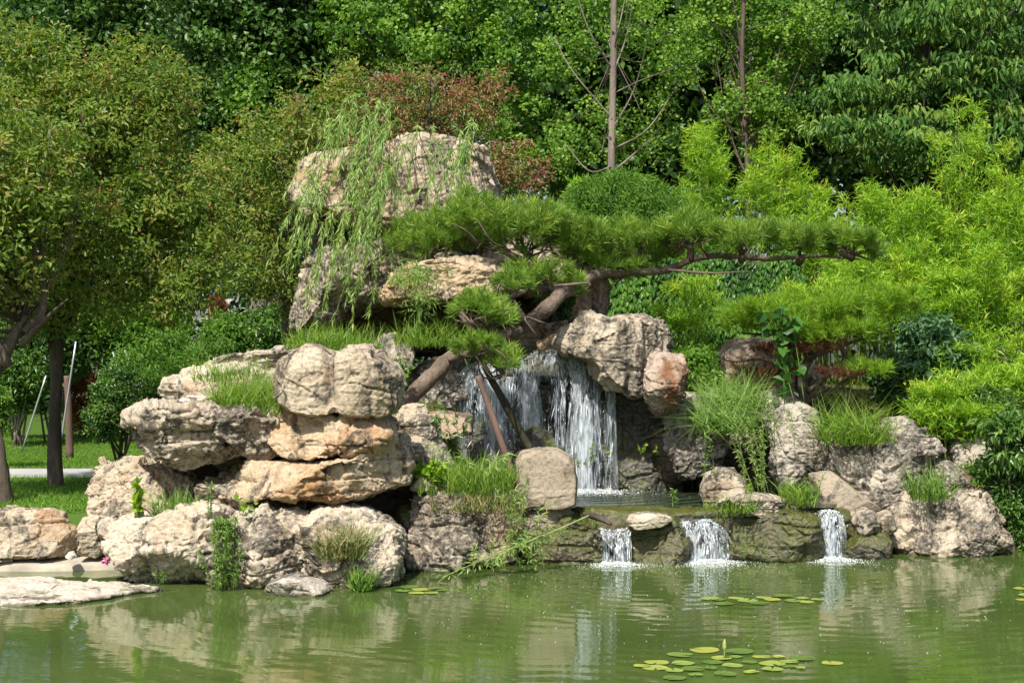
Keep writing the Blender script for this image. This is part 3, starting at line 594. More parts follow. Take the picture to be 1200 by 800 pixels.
LM['weed'] = leaf_mat("weed_leaves", cl(0, (.077, .165, .028), (.121, .231, .033), (.176, .308, .044), (.242, .363, .066)), .4)
LM['bright'] = leaf_mat("bright_sapling_leaves", cl(0, (.16, .30, .02), (.24, .40, .025), (.33, .47, .035)), .45)
LM['mulb'] = leaf_mat("broad_sapling_leaves", cl(0, (.035, .10, .02), (.05, .15, .025), (.075, .19, .03), (.16, .27, .12)), .35, .4)
LM['rose'] = leaf_mat("bluish_shrub_leaves", cl(0, (.036, .098, .039), (.052, .137, .052), (.085, .182, .072), (.156, .247, .130)), .3, .45)
LM['red'] = leaf_mat("rust_brown_foliage", cl(0, (.10, .03, .012), (.18, .06, .02), (.26, .10, .03)), .25)
LM['pad'] = leaf_mat("lily_pad_green", cl(0, (.10, .17, .03), (.17, .25, .05), (.25, .33, .07), (.36, .36, .06)), .1, .35, .5)
B = {}
B['grey'] = bark_mat("grey_brown_bark", (.075, .055, .042), (.19, .15, .12))
B['pale'] = bark_mat("pale_bark", (.17, .14, .11), (.34, .29, .23))
B['dark'] = bark_mat("dark_bark", (.055, .044, .035), (.15, .12, .095))
B['pine'] = bark_mat("pine_bark", (.085, .06, .045), (.26, .20, .155), (1, 1, .6), 16)
B['green'] = plain_mat("green_stems", (.12, .19, .04), .5)
B['culm'] = plain_mat("bamboo_culms", (.17, .22, .05), .4)
B['pole'] = bark_mat("reddish_pole_wood", (.14, .085, .065), (.24, .16, .13), (1, 1, .12), 18, .4)
B['mosspole'] = bark_mat("mossy_pole_wood", (.03, .03, .018), (.10, .095, .05), (1, 1, .2), 14, .5)

def lobes_w(lobes):
    C = np.array([W(l[0], l[1], l[4]) for l in lobes]); Rd = np.array([[l[2] / F * l[4], l[5], l[3] / F * l[4]] for l in lobes])
    return C, Rd

def crown(mb, r, lobes, ncl, lpc, cr, L, Wd, up=.5, out=.6, droop=.15, kind='fold', flat=.65, shell=.4, bend=.15, vs=.22, vmu=.5, rnd=.7, vz=0.0):
    C, Rd = lobes_w(lobes); vol = Rd.prod(1) ** .8; k = r.choice(len(lobes), ncl, p=vol / vol.sum())
    d = rdir(r, ncl); cc = C[k] + d * Rd[k] * (r.random(ncl)[:, None] ** shell)
    q = np.repeat(np.arange(ncl), lpc); n = len(q)
    rad = cr * r.uniform(.6, 1.35, ncl)[q][:, None]
    off = rdir(r, n) * (r.random(n)[:, None] ** .5) * rad * np.array([1, 1, flat])
    P = cc[q] + off
    D = nrm(nrm(off) * .7 + r.normal(size=(n, 3)) * .55 + np.array([0, 0, -droop]))
    Nn = nrm(np.array([0, 0, up]) + out * d[q] + r.normal(size=(n, 3)) * rnd)
    var = np.clip((vmu + r.normal(size=ncl) * vs)[q] + r.normal(size=n) * .16, 0, 1)
    leaves(mb, P, D, Nn, L * r.uniform(.7, 1.25, n), Wd * r.uniform(.75, 1.2, n), var, kind, bend)
    return cc, d

def limbs(mb, r, trunk, cc, k, r0=.04, r1=.008, sag=.1, lo=.35):
    tr = crv(np.array(trunk), 40)
    for c in cc[r.choice(len(cc), min(k, len(cc)), replace=False)]:
        h = np.clip((c[2] - tr[0, 2]) / (tr[-1, 2] - tr[0, 2] + 1e-6) - r.uniform(.12, .35), lo, .97)
        a = tr[int(h * 39)]; m = a + (c - a) * .5 + np.array([r.normal() * .1, r.normal() * .1, -sag * np.linalg.norm(c - a) + r.normal() * .06])
        f = np.linalg.norm(c - a)
        tube(mb, [a, m, c], [r0 * (.5 + .2 * f), r0 * .55, r1], 5, 9)

FRUIT = plain_mat('crabapple_fruit', (.42, .10, .06), .4, .3, 3)
def tree(name, label, base, trunk, rads, barkm, leafm, crowns, seed, nl=30, group=None, cat='tree', lr=.04, lo=.35, sides=10, extra=None, fruit=0):
    """crowns: list of argument dicts for crown()"""
    r = np.random.default_rng(seed); root = thing(name, base, label, cat, group)
    m = MB(); tube(m, trunk, rads, sides, 26, .12, seed); obj('trunk', m, B[barkm], root)
    mc = MB(); allc = []
    for c in crowns:
        c = dict(c); cc, d = crown(mc, r, **c); allc.append(cc)
    allc = np.concatenate(allc)
    ml = MB()
    if nl: limbs(ml, r, trunk, allc, nl, lr, lo=lo)
    if extra:
        for pts, rr in extra: tube(ml, pts, rr, 6)
    if fruit:
        i = r.integers(0, len(allc), fruit); C_ = allc[i] + rdir(r, fruit) * .22; b_ = np.arange(fruit)[:, None] * 6; o_ = np.array([[0, 0, 1], [1, 0, 0], [0, 1, 0], [-1, 0, 0], [0, -1, 0], [0, 0, -1.0]]) * .014
        mf = MB(); mf.add((C_[:, None] + o_[None]).reshape(-1, 3), [b_ + np.array([q]) for q in ([0, 1, 2], [0, 2, 3], [0, 3, 4], [0, 4, 1], [5, 2, 1], [5, 3, 2], [5, 4, 3], [5, 1, 4])])
        obj('fruit', mf, FRUIT, root)['kind'] = 'stuff'
    if ml.n: obj('branches', ml, B[barkm], root)
    obj('crown', mc, LM[leafm], root, smooth=False)
    return root

def ground_at(px, Y): x = (px - 600) / F * Y; return np.array([x, Y, float(gh(np.array([x]), np.array([Y]))[0])])

# ------------------------------------------------------------------ lawn
r = np.random.default_rng(5); n = 90000
x = r.uniform(-15, -3.3, n); y = 16.7 + 17 * r.random(n) ** 1.3
keep = np.abs(y - (22.6 + .35 * np.sin(x * .18))) > .6; x, y = x[keep], y[keep]; n = len(x)
P = np.stack([x, y, gh(x, y) - .005], -1); D = rdir(r, n, 2.2); Nn = rdir(r, n)
m = MB(); leaves(m, P, D, Nn, r.uniform(.04, .09, n), r.uniform(.008, .014, n), np.clip(.45 + .25 * vn(P * .8, 2) + r.normal(size=n) * .2, 0, 1), 'strip', .4)
tag(obj('lawn_grass', m, LM['lawn'], origin=(-6, 20, .5), smooth=False), 'short green lawn grass on both sides of the concrete path', 'grass', kind='stuff')
r = np.random.default_rng(6); n = 42000                  # scrubby ground cover on the mound and the banks
x = np.where(r.random(n) < .62, r.uniform(-3.6, 8, n), r.uniform(6.2, 16, n)); y = r.uniform(16.6, 24, n); z = gh(x, y); k = z > .62; x, y, z = x[k], y[k], z[k]; n = len(x)
P = np.stack([x, y, z - .01], -1); D = rdir(r, n, 1.0); Nn = rdir(r, n, .5)
m = MB(); leaves(m, P, D, Nn, r.uniform(.05, .16, n), r.uniform(.010, .022, n), np.clip(.45 + .3 * vn(P * 1.1, 2) + r.normal(size=n) * .2, 0, 1), 'strip', .5)
tag(obj('ground_cover', m, LM['grass'], origin=(0, 20, 1), smooth=False), 'low weedy green cover on the earth between the rocks', 'ground cover', kind='stuff')

# ------------------------------------------------------------------ far wood and house
r = np.random.default_rng(8); m = MB(); n = 3600
cx = r.uniform(-36, 36, n); cyy = r.uniform(43, 58, n); cz = .3 + 19 * r.random(n) ** .9
px_ = 600 + cx / cyy * F; py_ = HZ - (cz - CAMH) / cyy * F
k = ~((np.abs(px_ - 250) < 17) & (np.abs(py_ - 352) < 34)); k &= ~((np.abs(px_ - 24) < 16) & (np.abs(py_ - 325) < 22))
cc = np.stack([cx, cyy, cz], -1)[k]; n = len(cc); q = np.repeat(np.arange(n), 34); N = len(q)
off = rdir(r, N) * r.random(N)[:, None] ** .5 * np.array([1.5, 1.5, 1.0]); P = cc[q] + off
leaves(m, P, nrm(nrm(off) + rdir(r, N) * .8 + np.array([0, 0, -.3])), rdir(r, N, .6) + np.array([0, -.5, 0]), r.uniform(.25, .45, N), r.uniform(.16, .28, N),
       np.clip(.45 + .22 * r.normal(size=n)[q] + .15 * r.normal(size=N), 0, 1), 'flat', .15)
tag(obj('distant_wood', m, LM['deep'], origin=(0, 50, .5), smooth=False), 'deep green mass of wood closing the view behind the park trees', 'wood', kind='stuff')
root = thing('white_house', (-13.5, 68, .5), 'pale house glimpsed through the leaves left of the rocks', 'house')
mw = MB(); box(mw, (-15, 68, 4.5), (16, 8, 8)); hw = plain_mat('house_render', (.72, .72, .70), .9, .05)
obj('wall', mw, hw, root, smooth=False)
mr = MB(); box(mr, (-15, 68, 8.9), (17, 9, .8), 0, .8); obj('roof', mr, plain_mat('house_roof', (.2, .2, .22), .8), root, smooth=False)
gl = plain_mat('window_glass', (.12, .17, .22), .1, .1)
for xx in (-21, -18, -15.2, -12.2, -9.4):
    for zz in (2.2, 5.6):
        mm = MB(); box(mm, (xx, 63.98, zz), (1.3, .1, 1.6)); obj('window', mm, gl, root, smooth=False)

# ------------------------------------------------------------------ background trees
def tt(px, py0, Y0, px1, py1, sway=.1, seed=0, n=5):          # trunk points from ground to a pixel height
    r = np.random.default_rng(seed); a = ground_at(px, Y0); a[2] -= .1; b = W(px1, py1, Y0); t = np.linspace(0, 1, n)[:, None]
    p = a + (b - a) * t; p[1:-1, 0] += r.normal(size=n - 2) * sway; p[1:-1, 1] += r.normal(size=n - 2) * sway; return p
G = 'tall park trees behind the rockery'
tree('park_tree', 'tall dark tree with a thick straight grey trunk left of the summit rocks', ground_at(301, 32), tt(301, 0, 32, 306, -60, .06, 1), [.24, .19, .16, .12, .06], 'pale', 'dark',
     [dict(lobes=[(300, 60, 120, 110, 32, 2.2), (250, 150, 70, 70, 31.5, 1.5), (350, 160, 70, 70, 31.5, 1.5), (300, -40, 130, 80, 32, 2)], ncl=800, lpc=40, cr=.42, L=.14, Wd=.1)], 11, 26, G, lr=.05)
tree('park_tree', 'dark tree with a pale trunk behind the rust-brown conifer on the lawn', ground_at(110, 37), tt(110, 0, 37, 104, -60, .1, 2), [.22, .18, .15, .12, .08], 'pale', 'dark',
     [dict(lobes=[(60, 60, 130, 120, 37, 2.5), (170, 30, 100, 90, 37, 2.2), (120, 190, 120, 80, 36.5, 2)], ncl=800, lpc=36, cr=.5, L=.16, Wd=.11)], 12, 20, G, lr=.05)
tree('ginkgo_tree', 'bushy light green ginkgo behind the summit boulder', ground_at(520, 31), tt(520, 0, 31, 535, -60, .1, 3), [.2, .16, .12, .09, .05], 'grey', 'ginkgo',
     [dict(lobes=[(520, 60, 90, 90, 31, 2), (440, 40, 70, 70, 31, 1.8), (600, 70, 60, 80, 30.5, 1.6), (540, -30, 120, 60, 31, 2), (610, 160, 55, 50, 30, 1.3), (450, 130, 70, 50, 30.5, 1.2)], ncl=640, lpc=40, cr=.26, L=.085, Wd=.095, bend=.05)], 13, 26, G, lr=.04)
tree('ginkgo_tree', 'light green ginkgo in the gap between the two tall crowns upper left', ground_at(400, 33), tt(400, 0, 33, 395, -60, .1, 4), [.2, .16, .12, .09, .05], 'grey', 'ginkgo',
     [dict(lobes=[(390, 30, 60, 80, 33, 1.6), (370, 110, 50, 60, 32.5, 1.3), (300, 120, 50, 50, 31, 1.2), (330, 190, 60, 60, 31, 1.3)], ncl=620, lpc=40, cr=.32, L=.085, Wd=.095, bend=.05)], 14, 20, G, lr=.04)
ex = []
for (a, b, c_) in [((718, 140), (672, 85), (650, 45)), ((716, 80), (690, 35), (672, -20)), ((720, 200), (760, 165), (790, 130)), ((719, 150), (745, 100), (765, 20)), ((718, 195), (690, 200), (660, 165)),
                   ((719, 85), (735, 40), (745, -20)), ((719, 175), (760, 150), (800, 90)), ((719, 60), (728, 20), (738, -30)), ((718, 110), (750, 95), (790, 80))]:
    ex.append((np.array([W(*a, 26.5), W(*b, 26.5 + .4 * math.sin(b[0])), W(*c_, 26.5 + 1.0 * math.sin(c_[0]))]), [.018, .012, .005]))
tree('ginkgo_tree', 'slim young ginkgo with a straight bare grey trunk and rising branches, above the round bush', ground_at(717, 26.5), tt(717, 0, 26.5, 720, -70, .02, 5), [.082, .075, .068, .058, .045], 'pale', 'ginkgo',
     [dict(lobes=[(665, 60, 40, 50, 27.4, .9), (690, -10, 50, 40, 27.4, 1), (780, 60, 35, 60, 27.4, .9), (740, 20, 40, 50, 27.4, .9), (700, 150, 40, 45, 27.2, .8), (760, 150, 40, 45, 27.4, .8), (660, 180, 25, 30, 27.2, .6)], ncl=330, lpc=22, cr=.26, L=.06, Wd=.07, bend=.05, vmu=.6)], 15, 16, G, lr=.012, lo=.75, extra=ex)
ex = []
for (a, b, c_) in [((873, 140), (900, 115), (915, 85)), ((875, 70), (850, 40), (820, 20)), ((874, 100), (855, 60), (840, 30)), ((875, 35), (905, 25), (930, 10))]:
    ex.append((np.array([W(*a, 28.5), W(*b, 28.5), W(*c_, 28.2)]), [.014, .010, .005]))
tree('ginkgo_tree', 'slim young ginkgo with a thin brown trunk, behind the left end of the bamboo', ground_at(871, 28.5), tt(871, 0, 28.5, 876, -70, .03, 6), [.055, .052, .048, .043, .038], 'grey', 'ginkgo',
     [dict(lobes=[(910, 70, 50, 60, 29.4, 1), (830, 40, 40, 50, 29.4, 1), (880, 120, 50, 40, 28.9, .9), (930, 20, 60, 40, 29, 1), (850, -30, 80, 40, 29.4, 1.2), (905, 140, 40, 40, 28.9, .8)], ncl=560, lpc=24, cr=.28, L=.07, Wd=.08, bend=.05, vmu=.6)], 16, 30, G, lr=.018, extra=ex)
tree('plane_tree', 'dark broad-leaved plane tree behind the slim young ginkgos', ground_at(800, 35), tt(800, 0, 35, 790, -70, .1, 7), [.3, .26, .22, .17, .1], 'pale', 'dark',
     [dict(lobes=[(760, 60, 130, 110, 35, 2.6), (680, 90, 60, 90, 34.5, 1.8), (850, 110, 90, 90, 34.5, 2), (930, 40, 90, 90, 35, 2), (760, -40, 180, 60, 35, 2.4), (700, 190, 60, 40, 34, 1.2), (820, 190, 60, 40, 34, 1.2)], ncl=1300, lpc=26, cr=.5, L=.22, Wd=.2, vmu=.42)], 17, 26, G, lr=.05)
tree('drooping_tree', 'large tree with layered drooping glossy leaves at the upper right', ground_at(1110, 25.5), tt(1110, 0, 25.5, 1090, -40, .1, 8), [.22, .18, .15, .12, .07], 'dark', 'glossy',
     [dict(lobes=[(1110, 30, 110, 60, 25.5, 1.8), (1040, 95, 65, 35, 25, 1.1), (1130, 90, 90, 45, 25, 1.4), (1000, 150, 50, 28, 24.6, .9), (1075, 165, 70, 40, 24.6, 1.2), (1180, 160, 60, 50, 25, 1.2), (985, 105, 40, 25, 25, .8), (1100, -50, 140, 50, 26, 1.8)], ncl=560, lpc=34, cr=.36, L=.15, Wd=.055, up=.8, droop=1.1, flat=.30, shell=.45, bend=.25, rnd=.45)], 18, 26, G, lr=.035)
tree('park_tree', 'dark tree filling the gap behind the tall bamboo on the right', ground_at(1090, 32), tt(1090, 0, 32, 1100, -60, .1, 19), [.22, .18, .15, .12, .08], 'pale', 'dark',
     [dict(lobes=[(1000, 170, 90, 80, 32, 2), (1120, 190, 90, 90, 32, 2), (1060, 40, 120, 90, 32, 2.2), (1200, 100, 90, 120, 32, 2), (930, 150, 50, 70, 32.5, 1.5), (1240, 240, 80, 80, 31, 1.6)], ncl=1000, lpc=36, cr=.5, L=.17, Wd=.12, vmu=.4)], 29, 20, G, lr=.05)
tree('park_tree', 'dark tree standing on the right bank beyond the bamboo', ground_at(1430, 25), tt(1430, 0, 25, 1420, -40, .1, 23), [.2, .17, .14, .11, .07], 'dark', 'dark',
     [dict(lobes=[(1400, 120, 130, 120, 25, 1.8), (1480, 220, 130, 90, 25, 1.8), (1350, 250, 80, 80, 25, 1.3), (1420, 0, 120, 80, 25, 1.6), (1520, 340, 120, 60, 25, 1.5)], ncl=800, lpc=34, cr=.4, L=.14, Wd=.1, vmu=.5)], 30, 20, G, lr=.04)
tree('crabapple_tree', 'crabapple with rusty pink-brown leaves behind the summit boulder', ground_at(520, 24), tt(520, 0, 24, 510, 90, .1, 9), [.13, .11, .09, .06, .03], 'grey', 'rust',
     [dict(lobes=[(500, 130, 80, 50, 24, 1.2), (440, 160, 50, 60, 24, 1.0), (470, 95, 45, 30, 24, .8), (560, 110, 40, 35, 24, .8), (600, 200, 50, 40, 23.6, .9), (560, 180, 60, 50, 24, 1)], ncl=430, lpc=24, cr=.22, L=.08, Wd=.034, droop=.5, vmu=.50, vs=.34)], 19, 40, 'crabapple trees', lr=.022)
tree('crabapple_tree', 'crabapple with mixed green and reddish leaves between the lawn tree and the summit', ground_at(345, 24.5), tt(345, 0, 24.5, 350, 110, .12, 10), [.12, .1, .09, .06, .03], 'grey', 'crab',
     [dict(lobes=[(330, 200, 80, 90, 24.5, 1.3), (290, 290, 70, 60, 24, 1.1), (380, 150, 50, 60, 24.5, 1), (270, 210, 50, 70, 24.5, 1), (320, 330, 60, 40, 24, 1), (400, 100, 40, 40, 24.5, .9)], ncl=430, lpc=30, cr=.24, L=.085, Wd=.042, vmu=.42, vs=.25)], 20, 40, 'crabapple trees', lr=.022)
tb = ground_at(65, 20.3)
ex = [(np.array([W(66, 408, 20.3), W(95, 350, 20.4), W(125, 270, 20.5), W(150, 180, 20.6)]), [.08, .05, .035, .012]), (np.array([W(64, 408, 20.3), W(45, 340, 20.2), W(30, 250, 20.2), W(20, 150, 20.2)]), [.075, .05, .035, .012]),
      (np.array([W(90, 360, 20.4), W(150, 320, 20.0), W(205, 322, 19.8)]), [.035, .022, .008]), (np.array([W(100, 340, 20.4), W(150, 290, 20.6), W(210, 210, 20.8)]), [.04, .026, .01])]
tree('crabapple_tree', 'large olive-green crabapple standing upright on the lawn', tb, np.array([tb - [0, 0, .1], W(64, 500, 20.3), W(66, 450, 20.3), W(67, 405, 20.3), W(85, 320, 20.4), W(100, 200, 20.4)]), [.115, .085, .08, .095, .05, .02], 'dark', 'crab',
     [dict(lobes=[(130, 180, 120, 110, 20.4, 1.4), (60, 120, 80, 90, 20.4, 1.2), (190, 260, 80, 80, 20.2, 1.1), (90, 300, 110, 70, 20.2, 1.2), (170, 110, 70, 70, 20.6, 1), (220, 330, 50, 45, 20, .8), (150, 350, 80, 40, 20, .9), (40, 370, 60, 30, 20, .8), (240, 250, 40, 60, 20.4, .8), (30, 60, 60, 40, 20.4, 1)], ncl=1150, lpc=30, cr=.22, L=.08, Wd=.038, vmu=.36, vs=.2, shell=.55, out=.9)], 21, 60, 'crabapple trees', lr=.016, lo=.72, extra=ex, sides=14, fruit=600)
tb = ground_at(5, 18.0)
ex = [(np.array([W(30, 390, 18.2), W(50, 360, 18.3), W(48, 300, 18.4), W(60, 230, 18.4)]), [.07, .055, .035, .012]), (np.array([W(24, 405, 18.2), W(55, 372, 18.1), W(80, 350, 18.0)]), [.045, .03, .01]), (np.array([W(10, 430, 18.2), W(-20, 350, 18.1), W(-30, 200, 18.1)]), [.07, .05, .015])]
tree('crabapple_tree', 'crabapple with a leaning forked trunk at the left edge of the lawn', tb, np.array([tb - [0, 0, .1], W(-2, 540, 18.0), W(-12, 480, 18.1), W(-8, 440, 18.2), W(10, 405, 18.2), W(30, 370, 18.3)]), [.13, .10, .095, .09, .075, .05], 'grey', 'crab',
     [dict(lobes=[(10, 280, 70, 90, 18.2, 1.2), (-60, 200, 100, 120, 18.2, 1.4), (50, 200, 60, 70, 18.4, 1), (-90, 330, 90, 60, 18, 1.2)], ncl=520, lpc=30, cr=.23, L=.085, Wd=.042, vmu=.36, vs=.2)], 22, 40, 'crabapple trees', lr=.022, extra=ex, sides=14, fruit=220)

# understory on the lawn side
def bush(name, label, px, py, Y, rx, ry, rd, leafm, seed, ncl=260, lpc=40, cr=.14, L=.06, Wd=.03, group=None, cat='shrub', lobes=None, stems=7, barkm='grey', **kw):
    r = np.random.default_rng(seed); b = ground_at(px, Y); root = thing(name, b, label, cat, group)
    lb = lobes or [(px, py, rx, ry, Y, rd)]
    mc = MB(); cc, d = crown(mc, r, lb, ncl, lpc, cr, L, Wd, **kw); ms = MB()
    for c in cc[r.choice(len(cc), stems, replace=False)]:
        tube(ms, [b + np.array([r.normal() * .08, r.normal() * .08, -.05]), b + (c - b) * .5 + np.array([0, 0, .1]), c], [.025, .018, .006], 5, 8)
    obj('stems', ms, B[barkm], root); obj('foliage', mc, LM[leafm], root, smooth=False); return root
bush('leafy_shrub', 'bright fine-leaved shrub with arching twigs behind the flat layered slabs', 190, 430, 25.5, 60, 40, .9, 'bush', 31, 420, 40, .2, .085, .026, lobes=[(195, 415, 35, 30, 25.5, .8), (170, 440, 45, 35, 25.5, .8), (235, 430, 40, 25, 25, .8), (245, 415, 25, 20, 25, .6), (210, 455, 60, 30, 24.5, .8)], droop=.3)
bush('round_shrub', 'dark rounded glossy shrub at the lawn corner beside the leaning block', 140, 470, 24.0, 36, 42, .55, 'boxy', 32, 420, 40, .13, .05, .03, vmu=.4, lobes=[(145, 470, 36, 40, 24, .55), (125, 490, 25, 25, 23.8, .4), (175, 480, 30, 30, 23.8, .4)])
bush('clipped_shrub', 'clipped round light green shrub at the left edge of the lawn', -8, 480, 23.5, 20, 32, .3, 'bush', 33, 220, 40, .1, .04, .025, vmu=.65)
bush('bare_stemmed_shrub', 'open shrub with pale forking bare stems at the back of the lawn', 22, 440, 30, 40, 35, .8, 'boxy', 34, 240, 34, .25, .1, .05, stems=12, barkm='pale')
bush('rust_conifer', 'dead rust-brown conifer behind the lawn tree trunk', 98, 455, 33, 28, 60, .5, 'red', 35, 420, 40, .16, .05, .02, lobes=[(98, 470, 24, 45, 33, .45), (92, 420, 14, 35, 33, .3)], cat='conifer', group='dead conifers')
bush('rust_conifer', 'smaller dead rust-brown conifer by the thick straight trunk', 256, 375, 36, 13, 32, .3, 'red', 36, 200, 40, .14, .05, .02, lobes=[(256, 385, 12, 28, 36, .3), (255, 360, 8, 18, 36, .2)], cat='conifer', group='dead conifers')
for k, (a, b_, c_, d_, s_, lab) in enumerate([(60, 395, 60, 50, 'dark', 'dark shrub filling the gap behind the upright lawn tree'), (150, 380, 70, 40, 'ginkgo', 'yellow-green shrub behind the upright lawn tree, right of its trunk'), (330, 395, 45, 35, 'boxy', 'dark shrub between the thick straight trunk and the willow-hung block'),
                                          (270, 400, 30, 30, 'bush', 'light green shrub left of the thick straight trunk'), (20, 380, 60, 45, 'deep', 'very dark shrub low at the left edge behind the leaning crabapple')]):
    bush('tall_shrub', lab, a, b_, 30.5 + k * .4, c_, d_, .9, s_, 37 + k, 330, 36, .28, .1, .055)
# metal props holding young trees at the back of the lawn
M['galv'] = plain_mat("galvanised_pole", (.42, .43, .44), .4, .08, 8, .05, .6)
for (a, b_, Y, lab) in [((89, 400), (74, 500), 26.5, 'shiny pale pole propped against the upright lawn tree crown'), ((146, 410), (160, 440), 28.5, 'short bright metal pole slanting in front of the fine-leaved shrub'), ((54, 440), (30, 515), 29, 'pale slanting pole beside the bare-stemmed shrub'), ((132, 412), (143, 446), 29, 'dim metal pole beside the short bright one')]:
    m = MB(); A, Bq = W(*a, Y), W(*b_, Y); g = A + (Bq - A) * ((A[2] - .45) / (A[2] - Bq[2])); tube(m, [A, (A + g) / 2, g], [.017, .017, .017], 8, 6)
    tag(obj('prop_pole', m, M['galv']), lab, 'pole', 'metal props of the young trees')
m = MB(); tube(m, [ground_at(82, 27.5), W(80, 470, 27.5), W(78, 440, 27.5)], [.07, .06, .05], 8); 
tag(obj('wooden_stake', m, B['pole']), 'slim reddish stake on the lawn right of the upright crabapple trunk', 'stake')

# ------------------------------------------------------------------ bamboo, ivy, hedges at the right
def bamboo(label, px, pyt, Y, hw, seed, nc=20, spray=44, yd=.8, pyb=None):
    r = np.random.default_rng(seed); b = ground_at(px, Y); root = thing('bamboo', b, label, 'bamboo', 'bamboo clumps on the right bank')
    mc, ml = MB(), MB(); top = W(px, pyt, Y)[2]; hwm = hw / F * Y
    for k in range(nc):
        dx = r.uniform(-1, 1); y0 = b[1] + r.uniform(-yd, yd) * .6; x0 = b[0] + dx * hwm * .7
        h = (top - b[2]) * (1 - .38 * dx * dx) * r.uniform(.72, 1.03)
        z0 = float(gh(np.array([x0]), np.array([y0]))[0])
        ln = np.array([dx * hwm * .35 + r.normal() * .15, r.normal() * .2 - .15])
        pts = np.array([[x0, y0, z0 - .05], [x0 + ln[0] * .15, y0 + ln[1] * .15, z0 + h * .45], [x0 + ln[0] * .5, y0 + ln[1] * .5, z0 + h * .8], [x0 + ln[0], y0 + ln[1], z0 + h]])
        tube(mc, pts, [.014, .012, .008, .003], 5, 12); p = crv(pts, 60)
        u = .22 + .78 * r.random(spray) ** .8; i = (u * 59).astype(int); P0 = p[i]
        az = r.uniform(0, 2 * np.pi, spray); bl = (.10 + .42 * np.sin(np.pi * np.clip(u, .1, .93)) ) * r.uniform(.6, 1.1, spray)
        bd = nrm(np.stack([np.cos(az), np.sin(az), np.full(spray, 1.05)], -1))
        q = np.repeat(np.arange(spray), 11); s = r.uniform(.25, 1, len(q))
        P = P0[q] + bd[q] * (bl[q] * s)[:, None] - np.array([0, 0, .18]) * (s * s * bl[q])[:, None] + r.normal(size=(len(q), 3)) * .015
        D = nrm(bd[q] * .7 + r.normal(size=(len(q), 3)) * .6 + np.array([0, 0, .05]))
        leaves(ml, P, D, rdir(r, len(q), 1.2), r.uniform(.09, .17, len(q)), r.uniform(.013, .022, len(q)), np.clip(.3 + .35 * u[q] + r.normal(size=len(q)) * .2 + r.normal() * .08, 0, 1), 'flat', .25)
    obj('culms', mc, B['culm'], root); obj('foliage', ml, LM['bamboo'], root, smooth=False)
for k, (a, b_, Y, hw, lab) in enumerate([
    (665, 195, 22.8, 22, 'thin bamboo sprays between the rusty crabapple and the round bush'), (838, 140, 24.2, 45, 'tall bamboo clump left of the thin brown ginkgo trunk'), (905, 165, 24.4, 45, 'bamboo clump in front of the thin brown ginkgo trunk'),
    (965, 200, 23.6, 50, 'bamboo clump just behind the tip of the long pine branch'), (1035, 215, 23.0, 50, 'bamboo clump under the low layers of the drooping tree'), (1125, 130, 23.2, 50, 'tallest bamboo plume on the right, rising before the drooping tree'),
    (1085, 200, 22.4, 50, 'bamboo clump left of the tallest plume'), (1180, 200, 22.2, 50, 'bamboo clump at the right edge below the drooping tree'), (1000, 300, 21.8, 60, 'low bamboo under the tip of the long pine branch'),
    (1150, 290, 21.2, 60, 'low bamboo in front of the right edge clump'), (1080, 300, 21.6, 55, 'low bamboo behind the bluish shrub'), (1108, 452, 19.4, 38, 'small bamboo at the back of the craggy boulder'), (1180, 400, 20.3, 50, 'lowest bamboo on the bank above the shaded boulder'), (1110, 420, 20.2, 45, 'low bamboo right of the bluish shrub'),
    (935, 330, 22.0, 30, 'bamboo at the right end of the ivy wall'), (1260, 300, 21.5, 55, 'bamboo on the right bank next to the dark tree'), (1310, 380, 20.2, 55, 'low bamboo at the outer end of the right bank'), (815, 400, 20.8, 26, 'small bright bamboo between the rusty rock and the brown boulder')]):
    bamboo(lab, a, b_, Y, hw, 60 + k, (17 if b_ < 300 else 20) if hw > 30 else 12, 44 if b_ < 300 else 28)

bush('round_bush', 'dense rounded light green bush with narrow leaves under the slim ginkgo', 730, 262, 22.6, 75, 58, .9, 'bush', 80, 900, 40, .15, .085, .022, vmu=.55, up=.3, shell=.22, droop=.0)
# ivy wall
root = thing('ivy_wall', (2.1, 22.2, 1.8), 'garden wall entirely hung with dark ivy behind the pale fluted rock', 'ivy wall')
m = MB(); box(m, (2.3, 22.5, 2.4), (3.6, .4, 2.4)); obj('wall', m, M['shade'], root, smooth=False)
r = np.random.default_rng(81); n = 19000; x = r.uniform(.5, 4.15, n); z = r.uniform(1.3, 3.68, n)
bul = .12 * fbm(np.stack([x * 2.2, z * .8, x * 0], -1), 5, 3); y = 22.22 - .14 - bul - r.random(n) * .12
z = z + .12 * vn(np.stack([x * 2, x * 0, x * 0], -1), 9)
m = MB(); leaves(m, np.stack([x, y, z], -1), nrm(np.stack([r.normal(size=n) * .35, -.25 - r.random(n) * .3, -np.ones(n)], -1)), nrm(np.stack([r.normal(size=n) * .4, -np.ones(n), .45 + r.normal(size=n) * .3], -1)),
                 r.uniform(.06, .11, n), r.uniform(.035, .06, n), np.clip(.45 + bul * 2 + r.normal(size=n) * .2, 0, 1), 'fold', .2)
obj('ivy', m, LM['ivy'], root, smooth=False)
bush('bluish_shrub', 'blue-green shrub with rounded leaves right of the small pine', 1090, 425, 20.4, 55, 55, .6, 'rose', 83, 260, 26, .17, .085, .06, lobes=[(1095, 400, 45, 30, 20.4, .5), (1070, 440, 45, 35, 20.3, .5), (1110, 440, 40, 35, 20.5, .5)], droop=.5, up=.9, vs=.15)
bush('pinnate_shrub', 'dark shrub with long drooping leaflets overhanging the water at the right edge', 1190, 540, 17.6, 45, 45, .5, 'boxy', 84, 190, 26, .16, .11, .036, lobes=[(1192, 500, 42, 18, 17.8, .4), (1192, 535, 40, 18, 17.8, .4), (1212, 580, 30, 40, 18.0, .4)], droop=.9, up=.8, vmu=.5)
